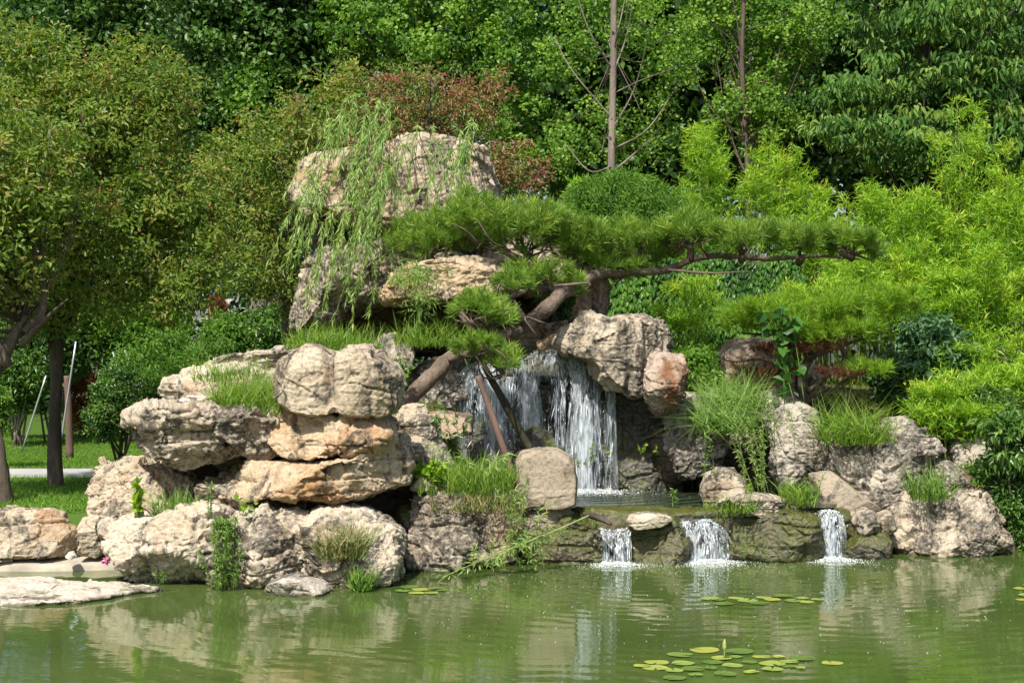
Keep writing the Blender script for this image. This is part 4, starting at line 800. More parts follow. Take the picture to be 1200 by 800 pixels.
bush('bank_shrub', 'dense dark low shrub at the far right waterline', 1215, 610, 17.9, 40, 40, .6, 'ivy', 85, 520, 34, .13, .05, .025, lobes=[(1215, 605, 36, 40, 17.9, .5), (1192, 598, 22, 46, 18.3, .35), (1172, 575, 18, 26, 18.6, .3), (1150, 555, 16, 16, 18.6, .25)])
bush('bank_shrub', 'dark leafy shrub in the corner between the large tan boulder and the right bank', 1190, 600, 17.8, 20, 30, .25, 'boxy', 89, 260, 32, .12, .06, .028, lobes=[(1184, 596, 20, 36, 17.8, .22), (1162, 556, 22, 18, 18.2, .25), (1200, 628, 14, 16, 17.7, .2)])
bush('bank_shrub', 'rounded shrub farther along the right bank by the water', 1330, 560, 18.3, 60, 50, .7, 'bush', 92, 420, 36, .16, .07, .03)
bush('bank_shrub', 'dark green shrub behind the shaded boulder on the right bank', 1140, 480, 19.6, 45, 30, .5, 'boxy', 86, 260, 34, .16, .08, .028)
bush('yellowish_shrub', 'yellow-green shrub between the rusty rock and the ivy wall', 815, 440, 19.9, 26, 36, .35, 'bush', 87, 150, 30, .12, .07, .035, vmu=.65)
bush('blue_flowered_shrub', 'dull bluish shrub glimpsed through the tall left bamboo', 815, 240, 25.5, 30, 20, .5, 'rose', 88, 120, 30, .16, .08, .04)

# ------------------------------------------------------------------ pines
def pads(mn, r, lobes, nt, nn=46, L=.105, w=.0062, vmu=.5):
    C, Rd = lobes_w(lobes); ar = Rd[:, 0] * Rd[:, 1]; k = r.choice(len(lobes), nt, p=ar / ar.sum())
    d = rdir(r, nt); d[:, 2] = np.abs(d[:, 2]) * np.where(r.random(nt) < .86, 1, -.55)
    T = C[k] + d * Rd[k] * (r.random(nt)[:, None] ** .28)
    T = T + np.array([0, 0, .17]) * vn(T * 2.2, 77)[:, None] + np.array([0, 0, .05]) * vn(T * 6, 78)[:, None]
    td = nrm(d * np.array([.7, .7, .4]) + np.array([0, 0, .75]) + r.normal(size=(nt, 3)) * .25)
    q = np.repeat(np.arange(nt), nn); N = len(q)
    D = nrm(td[q] * .75 + rdir(r, N) * .9); D = nrm(D + td[q] * .25)
    P = T[q] + td[q] * (r.uniform(-.05, .05, N)[:, None])
    leaves(mn, P, D, rdir(r, N), L * (r.uniform(.6, 1.25, nt)[q]) * r.uniform(.75, 1.1, N), w, np.clip(vmu + .14 * r.normal(size=nt)[q] + .12 * r.normal(size=N) + .12 * d[q][:, 2], 0, 1), 'flat', .08)
    return T
r = np.random.default_rng(90); root = thing('leaning_pine', W(470, 475, 17.9), 'old pine leaning over the falls, with flat needle pads and one long horizontal branch', 'pine')
tr = np.array([W(462, 488, 17.9), W(490, 457, 17.9), W(515, 432, 18.0), W(535, 414, 18.15), W(565, 402, 18.3), W(600, 390, 18.4), W(636, 365, 18.6), W(662, 342, 18.9), W(700, 322, 19.4), W(740, 319, 19.65), W(780, 316, 19.7), W(830, 300, 19.7), W(900, 303, 19.7), W(960, 300, 19.7), W(1010, 304, 19.6)])
m = MB(); tube(m, tr, [.115, .10, .095, .095, .09, .09, .09, .08, .065, .05, .045, .04, .032, .024, .01], 14, 90, .22, 3); obj('trunk', m, B['pine'], root)
lob = [(505, 282, 55, 26, 19.2, .55), (560, 268, 70, 30, 19.2, .6), (620, 282, 64, 32, 19.3, .65), (680, 292, 55, 30, 19.6, .6), (740, 286, 58, 24, 19.8, .55), (715, 312, 44, 13, 19.7, .4), (800, 276, 50, 17, 19.7, .6), (868, 284, 50, 14, 19.7, .6), (938, 280, 48, 14, 19.7, .55), (1000, 290, 34, 12, 19.6, .4),
       (640, 328, 46, 13, 18.9, .35), (600, 345, 22, 8, 18.3, .3), (568, 374, 40, 17, 17.9, .4), (558, 410, 26, 11, 17.5, .3), (590, 430, 18, 14, 17.5, .25), (545, 242, 10, 12, 19.3, .25)]
mn = MB(); T = pads(mn, r, lob, 2100, 40, .15, .0085); 
C, Rd = lobes_w(lob); mb_ = MB(); tc = crv(tr, 200)
for k in range(len(lob)):
    sel = T[np.argsort(np.linalg.norm((T - C[k]) / Rd[k], axis=1))[:60]]; a = tc[np.argmin(np.linalg.norm(tc - C[k], axis=1))]
    h = C[k] - np.array([0, 0, Rd[k][2] * .6])
    tube(mb_, [a, (a + h) / 2 + r.normal(size=3) * .08, h], [.05, .04, .025], 6, 9, .2)
    for c_ in sel[r.choice(60, 12)]: tube(mb_, [h, (h + c_) / 2 + r.normal(size=3) * .06 - [0, 0, .04], c_ - [0, 0, .03]], [.02, .013, .006], 5, 7)
for (pa, pb, pc) in [((560, 285), (545, 270), (530, 262)), ((590, 290), (575, 282), (560, 258)), ((830, 300), (820, 287), (835, 280)), ((650, 335), (690, 332), (685, 340)), ((780, 316), (830, 320), (880, 318)), ((640, 380), (615, 372), (628, 392)), ((575, 425), (610, 415), (590, 408))]:
    tube(mb_, [W(*pa, 18.2 if pa[0] < 700 else 19.6), W(*pb, 17.95 if pa[0] < 700 else 19.3), W(*pc, 17.9 if pa[0] < 700 else 19.2)], [.02, .014, .006], 5, 9, .2)
obj('branches', mb_, B['pine'], root); obj('needles', mn, LM['pine'], root, smooth=False)
for (a, b_, Y, mt, lab, rr) in [((560, 440), (603, 562), 17.3, 'pole', 'bare reddish wooden pole propping the lowest pine pad before the falls', .038), ((568, 430), (622, 528), 17.8, 'mosspole', 'dark mossy pole slanting to the square-cut block behind the reddish one', .045)]:
    m = MB(); tube(m, [W(*a, Y), W((a[0] + b_[0]) / 2, (a[1] + b_[1]) / 2, Y - .03), W(*b_, Y)], [rr * .85, rr, rr], 10, 20, .12, 5)
    tag(obj('prop_pole', m, B[mt]), lab, 'pole', 'wooden props of the leaning pine')
r = np.random.default_rng(91); pb = W(945, 478, 19.4); root = thing('small_pine', pb, 'small pine with a bright spreading flat crown among the right rocks', 'pine')
m = MB(); tube(m, [pb - [0, 0, .2], W(940, 445, 19.4), W(948, 415, 19.4), W(940, 392, 19.4)], [.07, .055, .05, .03], 8, 24, .2)
for pts in ([(945, 460), (965, 445), (985, 430), (1000, 428)], [(946, 420), (985, 405), (1020, 395), (1050, 385)], [(942, 410), (915, 395), (890, 392), (870, 390)], [(950, 470), (975, 455), (1000, 440), (1010, 436)], [(985, 405), (990, 420), (970, 440), (955, 460)]):
    tube(m, [W(a, b_, 19.35 + .1 * math.sin(a)) for a, b_ in pts], [.035, .026, .018, .007], 6, 16, .25)
obj('trunk', m, B['dark'], root)
mn = MB(); pads(mn, r, [(900, 376, 58, 17, 19.4, .6), (950, 366, 60, 20, 19.5, .7), (1010, 366, 58, 22, 19.4, .6), (1050, 362, 32, 14, 19.4, .4), (870, 384, 28, 12, 19.3, .35), (985, 390, 50, 14, 19.2, .5), (1015, 432, 32, 12, 19.2, .35)], 850, 40, .135, .008, .55)
obj('needles', mn, LM['pine2'], root, smooth=False)
md = MB(); pads(md, r, [(985, 440, 28, 9, 19.15, .3), (900, 440, 44, 12, 19.6, .3), (940, 402, 60, 8, 19.4, .5)], 300, 36, .09, .006); obj('dead_needles', md, LM['dead'], root, smooth=False)

# ------------------------------------------------------------------ willow over the summit
r = np.random.default_rng(95); root = thing('weeping_willow', W(440, 330, 21.9), 'young weeping willow trailing pale green strands over the summit rocks', 'willow')
m = MB(); tube(m, [ground_at(448, 21.9) - [0, 0, .1], W(445, 250, 21.6), W(432, 160, 21.4), W(428, 128, 21.1)], [.08, .06, .04, .02], 8, 20); 
ml = MB(); ms = MB(); N = 125
st = []
for k in range(N):
    u = r.random()
    if u < .36: sx_, sy_, ln = r.uniform(385, 470), r.uniform(120, 200), r.uniform(.3, 1.3)
    elif u < .78: sx_, sy_, ln = r.uniform(355, 470), r.uniform(200, 300), r.uniform(.4, 1.3)
    else: sx_, sy_, ln = r.uniform(450, 560), r.uniform(150, 200), r.uniform(.3, 1.0)
    a = W(sx_, sy_, 20.7 if u < .36 else (19.6 if u < .78 else 20.1)); t_ = W(428, 128, 21.0) if u >= .36 else W(430, 128 + r.uniform(0, 40), 21.2)
    o = np.array([r.normal() * .12 - .10, -r.uniform(.35, 1.0), 0])
    p = np.array([a + [0, .3, 0], a + o * .5 + [0, 0, .10], a + o * .85 + [0, 0, -.22 * ln], a + o + [-.06, 0, -.6 * ln], a + o * 1.04 + [-.12 + r.normal() * .06, 0, -ln]])
    c_ = crv(p, 50); tube(ms, p, [.006, .005, .004, .003, .002], 4, 16)
    nL = int(38 * ln) + 10; i = r.integers(4, 50, nL); tg = nrm(np.gradient(c_, axis=0))[i]
    D = nrm(tg * .75 + rdir(r, nL) * .55 + np.array([0, 0, -.25]))
    leaves(ml, c_[i], D, rdir(r, nL, .4), r.uniform(.09, .17, nL), r.uniform(.013, .021, nL), np.clip(.5 + r.normal() * .12 + r.normal(size=nL) * .2, 0, 1), 'flat', .2)
obj('trunk', m, B['grey'], root); obj('hanging_twigs', ms, B['green'], root); obj('leaves', ml, LM['willow'], root, smooth=False)
root = thing('willow_sapling', W(491, 392, 18.6), 'thin green willow sapling under the big pine pad', 'willow')
m = MB(); tube(m, [W(492, 400, 18.6), W(491, 350, 18.6), W(488, 305, 18.5)], [.03, .024, .01], 6); ml = MB()
crown(ml, r, [(490, 325, 32, 28, 18.5, .3), (488, 350, 20, 20, 18.5, .2)], 60, 16, .12, .09, .013, kind='flat', droop=.6, vmu=.35)
for e_ in range(7): tube(m, [W(491, 350 - 4 * e_, 18.6), W(491 + r.normal() * 14, 330 - 3 * e_, 18.5), W(490 + r.normal() * 26, 318, 18.5)], [.01, .007, .003], 4, 8)
obj('trunk', m, B['green'], root); obj('leaves', ml, LM['willow'], root, smooth=False)
# ------------------------------------------------------------------ grass tufts and weeds on the rocks
def tuft(label, px, py, Y, rx, h, n, mat='grass', seed=0, rd=.15, lean=(0, -.15), bend=.45, w=.012, group='grass tufts on the rocks', shallow=False):
    r = np.random.default_rng(seed + 400); c = W(px, py, Y); rxm = rx / F * Y; hm = h / F * Y
    g_ = lambda: np.clip(r.normal(size=n), -1.7, 1.7); x = g_() * rxm * .5; y = g_() * rd; P = np.stack([c[0] + x, c[1] + y, c[2] - .03 + r.normal(size=n) * .015 + y * .1], -1)
    D = nrm(np.stack([r.normal(size=n) * .38 + lean[0] + x / (rxm + .01) * .25, r.normal(size=n) * .35 + lean[1], np.ones(n)], -1))
    m = MB(); leaves(m, P, D, rdir(r, n) + np.array([0, -.3, 0]), hm * (.25 + 1.05 * r.random(n) ** 1.3), w * r.uniform(.7, 1.3, n), np.clip(.5 + r.normal(size=n) * .25, 0, 1), 'strip', bend)
    return tag(obj('grass_tuft', m, LM[mat], origin=c, smooth=False), label, 'grass', group)
tuft('bright yellow-green grass patch left of the two-lobed boulder', 298, 474, 16.4, 44, 36, 1900, 'grass', 1, .35)
tuft('bright grass rising on the highest flat slab', 270, 440, 17.2, 46, 22, 500, 'grass', 2, .25)
tuft('green grass on the earth point between the weeds and the reddish pole', 545, 566, 16.6, 60, 30, 1500, 'grass', 3, .3)
tuft('dry reddish grass at the edge of the earth point', 560, 588, 16.3, 60, 20, 900, 'dry', 4, .25)
tuft('long grass under the willow-hung block, left', 400, 408, 18.9, 55, 28, 900, 'grass', 5, .4)
tuft('weedy grass before the hollow, left of the pine trunk', 505, 398, 18.7, 45, 30, 700, 'grass', 6, .4)
tuft('seed-headed grass before the grey weathered rock', 372, 403, 18.4, 36, 24, 500, 'grass', 7, .3)
tuft('large soft green grass tuft on the craggy boulder', 1000, 512, 18.2, 44, 42, 700, 'grass', 8, .25, bend=.9)
tuft('shaggy green grass tuft above the white-topped right rock', 862, 474, 19.0, 40, 34, 600, 'weed', 9, .25, (-.25, -.3), 1.2)
tuft('grass drooping over the recess right of the white-topped rock', 850, 500, 18.7, 34, 40, 420, 'weed', 10, .2, (-.2, -.7), 1.6)
tuft('grass tuft on the shoulder between the craggy and the large tan boulder', 1088, 580, 17.2, 24, 38, 300, 'weed', 11, .12)
tuft('tuft of green and dry grass at the foot of the dome-shaped rock', 935, 583, 17.1, 22, 24, 300, 'grass', 12, .2)
tuft('short grass beside the flat pinkish slab', 862, 594, 16.7, 24, 18, 200, 'grass', 13, .12)
tuft('dry tuft with pink seed heads in the notch of the cream boulders', 402, 645, 14.75, 30, 34, 900, 'dry', 14, .12)
tuft('small tuft of grass low on the rightmost cream boulder', 424, 684, 14.6, 14, 26, 350, 'weed', 15, .08)
tuft('tuft of thin weeds in the hollow beside the bright sapling', 205, 604, 15.6, 26, 30, 500, 'weed', 16, .12)
tuft('sparse grass on the mossy ledge above the middle small fall', 845, 600, 16.9, 24, 16, 220, 'grass', 17, .12)
tuft('green sprigs along the mossy ledge left of the small pale flat stone', 690, 606, 16.8, 30, 10, 160, 'weed', 18, .15)
tuft('thin grass on top of the grey-topped overhanging slab', 170, 486, 16.2, 20, 18, 180, 'dry', 19, .15)

def weed(label, px, py, Y, h, ns, L, Wd, mat='weed', seed=0, spread=.35, lean=(0, -.1), dens=26, rx=6, name='weed', droop=.3, cat='weed', kind='flat', r0=.004, arch=0.0, group=None):
    r = np.random.default_rng(seed + 700); c = W(px, py, Y); hm = h / F * Y; root = thing(name, c, label, cat, group); ms, ml = MB(), MB()
    for k in range(ns):
        b = c + np.array([r.normal() * rx / F * Y, r.normal() * .05, -.03]); d = np.array([r.normal() * spread + lean[0], r.normal() * spread * .6 + lean[1], 1.0]); hh = hm * r.uniform(.55, 1.1)
        e = b + d * hh; mid = b + d * hh * .5 + np.array([0, 0, .06 * hh]); e[2] -= arch * hh
        tube(ms, [b, mid, e], [r0, r0 * .8, r0 * .4], 4, 10); p = crv([b, mid, e], 40); i = r.integers(6, 40, dens); tg = nrm(np.gradient(p, axis=0))[i]
        D = nrm(rdir(r, dens) * .9 + tg * .5 + np.array([0, 0, -droop])); 
        leaves(ml, p[i], D, nrm(rdir(r, dens, 1.0) + np.array([0, -.4, 0])), L * r.uniform(.6, 1.2, dens), Wd * r.uniform(.7, 1.2, dens), np.clip(.5 + r.normal(size=dens) * .25, 0, 1), kind, .2)
    obj('stems', ms, B['green'], root); obj('leaves', ml, LM[mat], root, smooth=False); return root
weed('bright yellow-green sapling in front of the upright orange-sided block', 160, 606, 15.4, 44, 4, .10, .065, 'bright', 1, .10, dens=16, rx=3, name='sapling', cat='sapling', kind='fold')
weed('round-leaved sprig on the cream boulders under the ochre slab', 288, 600, 14.9, 22, 3, .055, .05, 'bright', 2, .3, dens=6, rx=3, kind='fold')
weed('broad-leaved bright weeds on the earth point below the cream pitted rock', 505, 562, 16.3, 26, 12, .075, .06, 'bright', 3, .35, dens=12, rx=14, kind='fold')
weed('hanging leafy weed down the face of the pale overhanging boulder', 262, 616, 14.65, 20, 16, .06, .016, 'weed', 4, .45, dens=30, rx=12, arch=1.6)
weed('tangled weed climbing from the waterline below the hanging one', 268, 690, 14.6, 74, 14, .055, .016, 'weed', 5, .16, dens=46, rx=9)
weed('tall thin spiky weed above the hanging one', 246, 604, 14.8, 40, 3, .035, .012, 'weed', 6, .08, dens=40, rx=8)
weed('tall willowherb arching with long leaves right of the broad-leaved weeds', 560, 560, 16.4, 58, 5, .14, .016, 'willow', 7, .40, dens=26, rx=14, arch=.3, droop=.7)
weed('long-leaved stems leaning on the square-cut tan block', 600, 640, 16.2, 92, 8, .10, .013, 'willow', 8, .14, dens=40, rx=10, arch=.1, droop=.5)
weed('trailing leafy stems at the water beside the brown earthy rock', 590, 666, 15.8, 40, 10, .08, .014, 'willow', 9, .35, dens=26, rx=22, droop=.5)
weed('dark broad-leaved weed on the brown ledge of rock', 536, 516, 17.2, 34, 5, .09, .04, 'boxy', 10, .25, dens=12, rx=8)
weed('thin sprig standing in the outflow of the upper pool', 788, 588, 17.0, 30, 1, .07, .018, 'weed', 11, .05, dens=26, rx=1)
weed('tall sparse weed behind the pool-edge rock', 840, 560, 17.4, 62, 2, .07, .022, 'weed', 12, .06, dens=20, rx=8)
weed('short upright bright weed before the pool-edge rock', 880, 584, 16.9, 22, 3, .03, .01, 'bright', 13, .04, dens=60, rx=4)
weed('tall yellowish willow shoots left of the dome-shaped rock', 893, 580, 17.1, 120, 12, .06, .011, 'willow', 14, .16, dens=46, rx=10, lean=(-.12, -.05))
weed('arching willow sprays over the recess from the right', 905, 520, 17.9, 90, 10, .075, .013, 'weed', 15, .35, lean=(-.85, -.1), dens=30, rx=16, arch=.35)
weed('leafy weed at the foot of the mortar slope', 945, 590, 16.9, 40, 5, .055, .014, 'weed', 16, .3, dens=26, rx=10)
weed('fine-leaved weed low on the mossy ledge between middle and right falls', 890, 652, 16.3, 38, 4, .045, .012, 'weed', 17, .12, dens=16, rx=10)
weed('small leaves along the dark rock right of the main falls', 742, 530, 18.8, 12, 6, .05, .035, 'bright', 18, .5, dens=4, rx=26, kind='fold')
weed('little green weed sprouting by the square-cut tan block', 682, 545, 17.4, 16, 3, .05, .03, 'weed', 19, .2, dens=8, rx=4)
weed('green weeds behind the two-lobed boulder, beside the pine trunk', 470, 446, 17.6, 34, 9, .07, .03, 'bush', 20, .3, dens=16, rx=10)
weed('large-leaved mulberry sapling standing before the small pine', 930, 470, 18.8, 105, 5, .17, .13, 'mulb', 21, .16, dens=16, rx=8, name='sapling', cat='sapling', kind='fold', r0=.009, lean=(-.1, -.05))
weed('green weeds along the water beside the flat bleached slab', 188, 680, 14.5, 14, 4, .05, .012, 'weed', 22, .3, dens=10, rx=4)
# the broken branch lying into the water
root = thing('fallen_branch', W(690, 604, 16.3), 'long broken branch slanting from the mossy rock down into the water', 'branch')
m = MB(); bp = [W(690, 604, 16.2), W(640, 626, 15.9), W(585, 648, 15.6), W(520, 675, 15.2)]; tube(m, bp, [.011, .009, .007, .003], 6, 30)
p = crv(bp, 60); ml = MB(); r = np.random.default_rng(120); i = r.integers(14, 60, 260); sd = rdir(r, 260) * np.array([1, 1, .7])
P = p[i] + sd * r.uniform(0, .10, 260)[:, None]; leaves(ml, P, nrm(sd + np.array([-.5, -.2, -.35])), rdir(r, 260, 1), r.uniform(.06, .12, 260), r.uniform(.011, .017, 260), np.clip(.5 + r.normal(size=260) * .25, 0, 1), 'flat', .2)
obj('stem', m, plain_mat('branch_bark', (.24, .25, .11), .7), root); obj('leaves', ml, LM['willow'], root, smooth=False)
m = MB(); tube(m, [W(684, 602, 16.4), W(700, 606, 16.25), W(716, 614, 16.1)], [.02, .035, .015], 7, 16, .3); tag(obj('driftwood', m, B['dark']), 'short brown piece of driftwood on the mossy ledge at the branch end', 'driftwood')

# ------------------------------------------------------------------ waterfalls
t = NT("falling_water"); v = t.attr("var")
pw = t.n("ShaderNodeBsdfPrincipled"); t.set(pw.inputs['Base Color'], t.ramp(v, [(.0, (.55, .62, .68)), (1, (.88, .91, .93))])); pw.inputs['Roughness'].default_value = .15; pw.inputs['IOR'].default_value = 1.33
tp = t.n("ShaderNodeBsdfTransparent"); mx = t.n("ShaderNodeMixShader"); t.set(mx.inputs[0], t.ramp(v, [(0, .12), (.5, .5), (1, .9)])); t.t.links.new(tp.outputs[0], mx.inputs[1]); t.t.links.new(pw.outputs[0], mx.inputs[2])
M['fall'] = t.done(mx.outputs[0])
M['foam'] = plain_mat("water_foam", (.80, .84, .84), .3, .08, 30, .1)
def veil_mat():
    t = NT("water_veil"); u = t.attr("su"); v = t.attr("sv"); cx_ = t.n("ShaderNodeCombineXYZ")
    t.set(cx_.inputs[0], u); t.set(cx_.inputs[1], v); t.set(cx_.inputs[2], t.attr("var")); c = cx_.outputs[0]
    def mp(a, b):
        m_ = t.n("ShaderNodeMapping"); t.t.links.new(c, m_.inputs[0]); m_.inputs[3].default_value = (a, b, 9.0); return m_.outputs[0]
    n1 = t.noise(mp(26, 2.2), 1, 5, .65, .6); n2 = t.noise(mp(5, .8), 1, 3, .5, .3); n3 = t.noise(mp(60, 9), 1, 4, .7)
    f = t.math('ADD', t.math('ADD', t.math('MULTIPLY', n1, .42), t.math('MULTIPLY', n2, .58)), t.math('MULTIPLY', t.math('SUBTRACT', n3, .5), .35))
    a = t.ramp(f, [(.485, 0.0), (.565, .32), (.71, .82)])
    pw = t.n("ShaderNodeBsdfPrincipled"); t.set(pw.inputs['Base Color'], t.ramp(f, [(.47, (.42, .52, .60)), (.66, (.86, .90, .93))])); pw.inputs['Roughness'].default_value = .25; pw.inputs['IOR'].default_value = 1.33
    t.set(pw.inputs['Normal'], t.bump(n3, .5, .02))
    tl = t.n("ShaderNodeBsdfTranslucent"); tl.inputs[0].default_value = (.8, .86, .9, 1); m1 = t.n("ShaderNodeMixShader"); m1.inputs[0].default_value = .35
    t.t.links.new(pw.outputs[0], m1.inputs[1]); t.t.links.new(tl.outputs[0], m1.inputs[2])
    tp = t.n("ShaderNodeBsdfTransparent"); m2 = t.n("ShaderNodeMixShader"); t.set(m2.inputs[0], a); t.t.links.new(tp.outputs[0], m2.inputs[1]); t.t.links.new(m1.outputs[0], m2.inputs[2])
    return t.done(m2.outputs[0])
M['veil'] = veil_mat()
def spindles(mb, A, Bq, w, var, r):
    n = len(A); d = Bq - A; s = nrm(np.cross(d, rdir(r, n))); u = nrm(np.cross(d, s)); w = np.broadcast_to(w, (n,))[:, None]; m_ = A + d * r.uniform(.3, .7, n)[:, None]
    v = np.stack([A, m_ + s * w, m_ + u * w, m_ - s * w, m_ - u * w, Bq], 1).reshape(-1, 3); b = np.arange(n)[:, None] * 6
    f = [b + np.array([[0, 2, 1]]), b + np.array([[0, 3, 2]]), b + np.array([[0, 4, 3]]), b + np.array([[0, 1, 4]]), b + np.array([[5, 1, 2]]), b + np.array([[5, 2, 3]]), b + np.array([[5, 3, 4]]), b + np.array([[5, 4, 1]])]
    mb.add(v, f, np.repeat(var, 6))
def foam_blobs(mb, C, s, r):
    n = len(C); b = np.arange(n)[:, None] * 6; s = np.broadcast_to(s, (n,))[:, None]
    o = np.array([[0, 0, .6], [1, 0, 0], [0, 1, 0], [-1, 0, 0], [0, -1, 0], [0, 0, -.4]])
    v = (C[:, None, :] + o[None] * s[:, None, :] * r.uniform(.6, 1.3, (n, 1, 3))).reshape(-1, 3)
    mb.add(v, [b + np.array([q]) for q in ([0, 1, 2], [0, 2, 3], [0, 3, 4], [0, 4, 1], [5, 2, 1], [5, 3, 2], [5, 4, 3], [5, 1, 4])])
def waterfall(label, lip, z1, seed, ns=900, v0=.7, jets=(), w=.007, spread=.0, foam=500, foam_r=.3, broken=0.0, lead=.3, layers=3, scale=1.0):
    """lip = list of (px, py, Y) points; jets = (position along the lip 0..1, width, weight)"""
    r = np.random.default_rng(seed + 900); LP = np.array([W(*p) for p in lip]); n = ns
    js = np.array([j[2] for j in jets], float); k = r.choice(len(jets), n, p=js / js.sum()); u = np.clip(np.array([j[0] for j in jets])[k] + r.normal(size=n) * np.array([j[1] for j in jets])[k], 0, 1)
    lp = np.stack([np.interp(u, np.linspace(0, 1, len(LP)), LP[:, q]) for q in range(3)], -1)
    H = lp[:, 2] - z1; T = np.sqrt(2 * H / 9.8); vv = v0 * (1 + .25 * r.normal(size=n)); vx = spread * r.normal(size=n) + .10 * vn(np.stack([u * 14, u * 0, u * 0], -1), seed)
    t0 = -lead + (T + lead) * r.random(n); dt = r.uniform(.02, .11, n)
    def pos(t_):
        tp_ = np.maximum(t_, 0); x = lp[:, 0] + vx * tp_ + (.015 + .10 * tp_) * vn(np.stack([u * 30, t_ * 9, u * 0], -1), seed + 1); y = lp[:, 1] - vv * t_ ; z = lp[:, 2] + .02 - 4.9 * tp_ ** 2 + np.minimum(t_, 0) * -.12
        return np.stack([x, y, np.maximum(z, z1)], -1)
    A = pos(t0); Bq = pos(np.minimum(t0 + dt, T)); jt = r.normal(size=(n, 3)) * np.array([.012, .02, .0]); A += jt; Bq += jt
    if broken:
        q = A[:, 2] < lp[:, 2] - .3 * H; A[q] += r.normal(size=(q.sum(), 3)) * broken; Bq[q] = A[q] + (Bq[q] - A[q]) * .35 + r.normal(size=(q.sum(), 3)) * .02
    m = MB(); ok = np.linalg.norm(Bq - A, axis=1) > .004
    spindles(m, A[ok], Bq[ok], w * r.uniform(.4, 1.5, ok.sum()), r.random(ok.sum()), r)
    nd = n // 3; i = r.integers(0, n, nd); td = T[i] * r.random(nd); D0 = np.stack([lp[i, 0] + vx[i] * td + r.normal(size=nd) * .06, lp[i, 1] - vv[i] * td - r.random(nd) * .08, np.maximum(lp[i, 2] - 4.9 * td ** 2, z1 + .02)], -1)
    spindles(m, D0, D0 - np.array([0, 0, .02]) * r.uniform(.5, 2, nd)[:, None], .006, r.random(nd) * .5 + .5, r)
    root = thing('waterfall', (LP[:, 0].mean(), LP[:, 1].mean() - v0 * .4, z1), label, 'waterfall', 'waterfalls of the rockery')
    obj('falling_water', m, M['fall'], root, smooth=True)
    mv = MB(); su_, sv_ = [], []; nu, nt_ = 60, 40; q0 = np.arange(nu - 1)[None, :]; q1 = np.arange(nt_ - 1)[:, None] * nu
    ln = np.linalg.norm(np.diff(LP, axis=0), axis=1).sum()
    for L_ in range(layers):
        uu = np.linspace(0, 1, nu); lq = np.stack([np.interp(uu, np.linspace(0, 1, len(LP)), LP[:, q]) for q in range(3)], -1); Tq = np.sqrt(2 * np.maximum(lq[:, 2] - z1, .01) / 9.8)
        tq = -lead + (Tq[None] + lead) * np.linspace(0, 1, nt_)[:, None]; tp_ = np.maximum(tq, 0); vq = v0 * (.75 + .25 * L_) * (1 + .3 * vn(np.stack([uu * 6, uu * 0 + L_, uu * 0], -1), seed))[None]
        fan = (uu - .5)[None] * spread * 3 * tp_; wob = (.02 + .06 * tp_) * vn(np.stack([np.broadcast_to(uu * 9, tq.shape).ravel(), (tq * 5).ravel(), np.full(tq.size, L_)], -1), seed + 2).reshape(tq.shape)
        x = lq[None, :, 0] + fan + wob; y = lq[None, :, 1] - vq * tq + wob; z = np.maximum(lq[None, :, 2] + .015 - 4.9 * tp_ ** 2 - .12 * np.minimum(tq, 0), z1)
        mv.add(np.stack([x, y, z], -1).reshape(-1, 3), [np.stack([q1 + q0, q1 + q0 + 1, q1 + nu + q0 + 1, q1 + nu + q0], -1).reshape(-1, 4)], L_ * .37 + seed * .11)
        su_.append(np.broadcast_to(uu * ln * scale, tq.shape).ravel()); sv_.append((tq * 4 * scale).ravel())
    ve = obj('water_veil', mv, M['veil'], root)
    for nm_, dat in (('su', su_), ('sv', sv_)):
        at = ve.data.attributes.new(nm_, 'FLOAT', 'POINT'); at.data.foreach_set("value", np.concatenate(dat).astype(np.float32))
    i = r.integers(0, n, foam); e = np.stack([lp[i, 0] + vx[i] * T[i], lp[i, 1] - vv[i] * T[i], np.full(foam, z1)], -1); a = r.uniform(0, 2 * np.pi, foam); q = foam_r * np.abs(r.normal(size=foam)) ** 1.5
    e += np.stack([np.cos(a) * q * 1.3, np.sin(a) * q - .1, .05 * np.exp(-q / .12) * r.random(foam)], -1)
    mf = MB(); foam_blobs(mf, e, r.uniform(.003, .009, foam) * np.clip(1.4 - q / foam_r * .5, .35, 1.4), r); obj('foam', mf, M['foam'], root)
    return root
waterfall('tall right-hand main fall dropping in one curtain into the upper pool', [(612, 418, 19.5), (640, 414, 19.25), (670, 414, 19.2), (700, 420, 19.25), (716, 430, 19.35)], .56, 1, 800, .55, [(.10, .04, .6), (.32, .035, .8), (.55, .05, 2.2), (.62, .03, 1.2), (.80, .04, 1.0), (.92, .03, .6), (.5, .3, .5)], .006, .05, 3600, .38, lead=.35)
waterfall('tall left-hand main fall breaking into spray behind the poles', [(536, 436, 19.3), (560, 428, 19.2), (585, 422, 19.2), (612, 418, 19.3)], .56, 2, 900, .6, [(.1, .05, 1), (.35, .06, 1.2), (.6, .05, 1), (.85, .05, .8), (.5, .3, 1.0)], .006, .12, 1500, .3, broken=.09)
waterfall('narrow leftmost small fall of four thin jets over the mossy ledge', [(704, 622, 16.55), (720, 624, 16.5), (736, 622, 16.5)], .0, 3, 200, .35, [(.06, .03, .7), (.34, .025, .4), (.64, .06, 1.3), (.95, .03, .6)], .007, .02, 1300, .18, lead=.12, scale=2)
waterfall('wide middle small fall of two slanting streams', [(797, 612, 16.75), (815, 612, 16.7), (832, 612, 16.7), (850, 622, 16.8)], .0, 4, 360, .35, [(.10, .05, 1.0), (.55, .06, 1.2), (.80, .06, .5)], .008, .16, 2200, .26, lead=.15, scale=2)
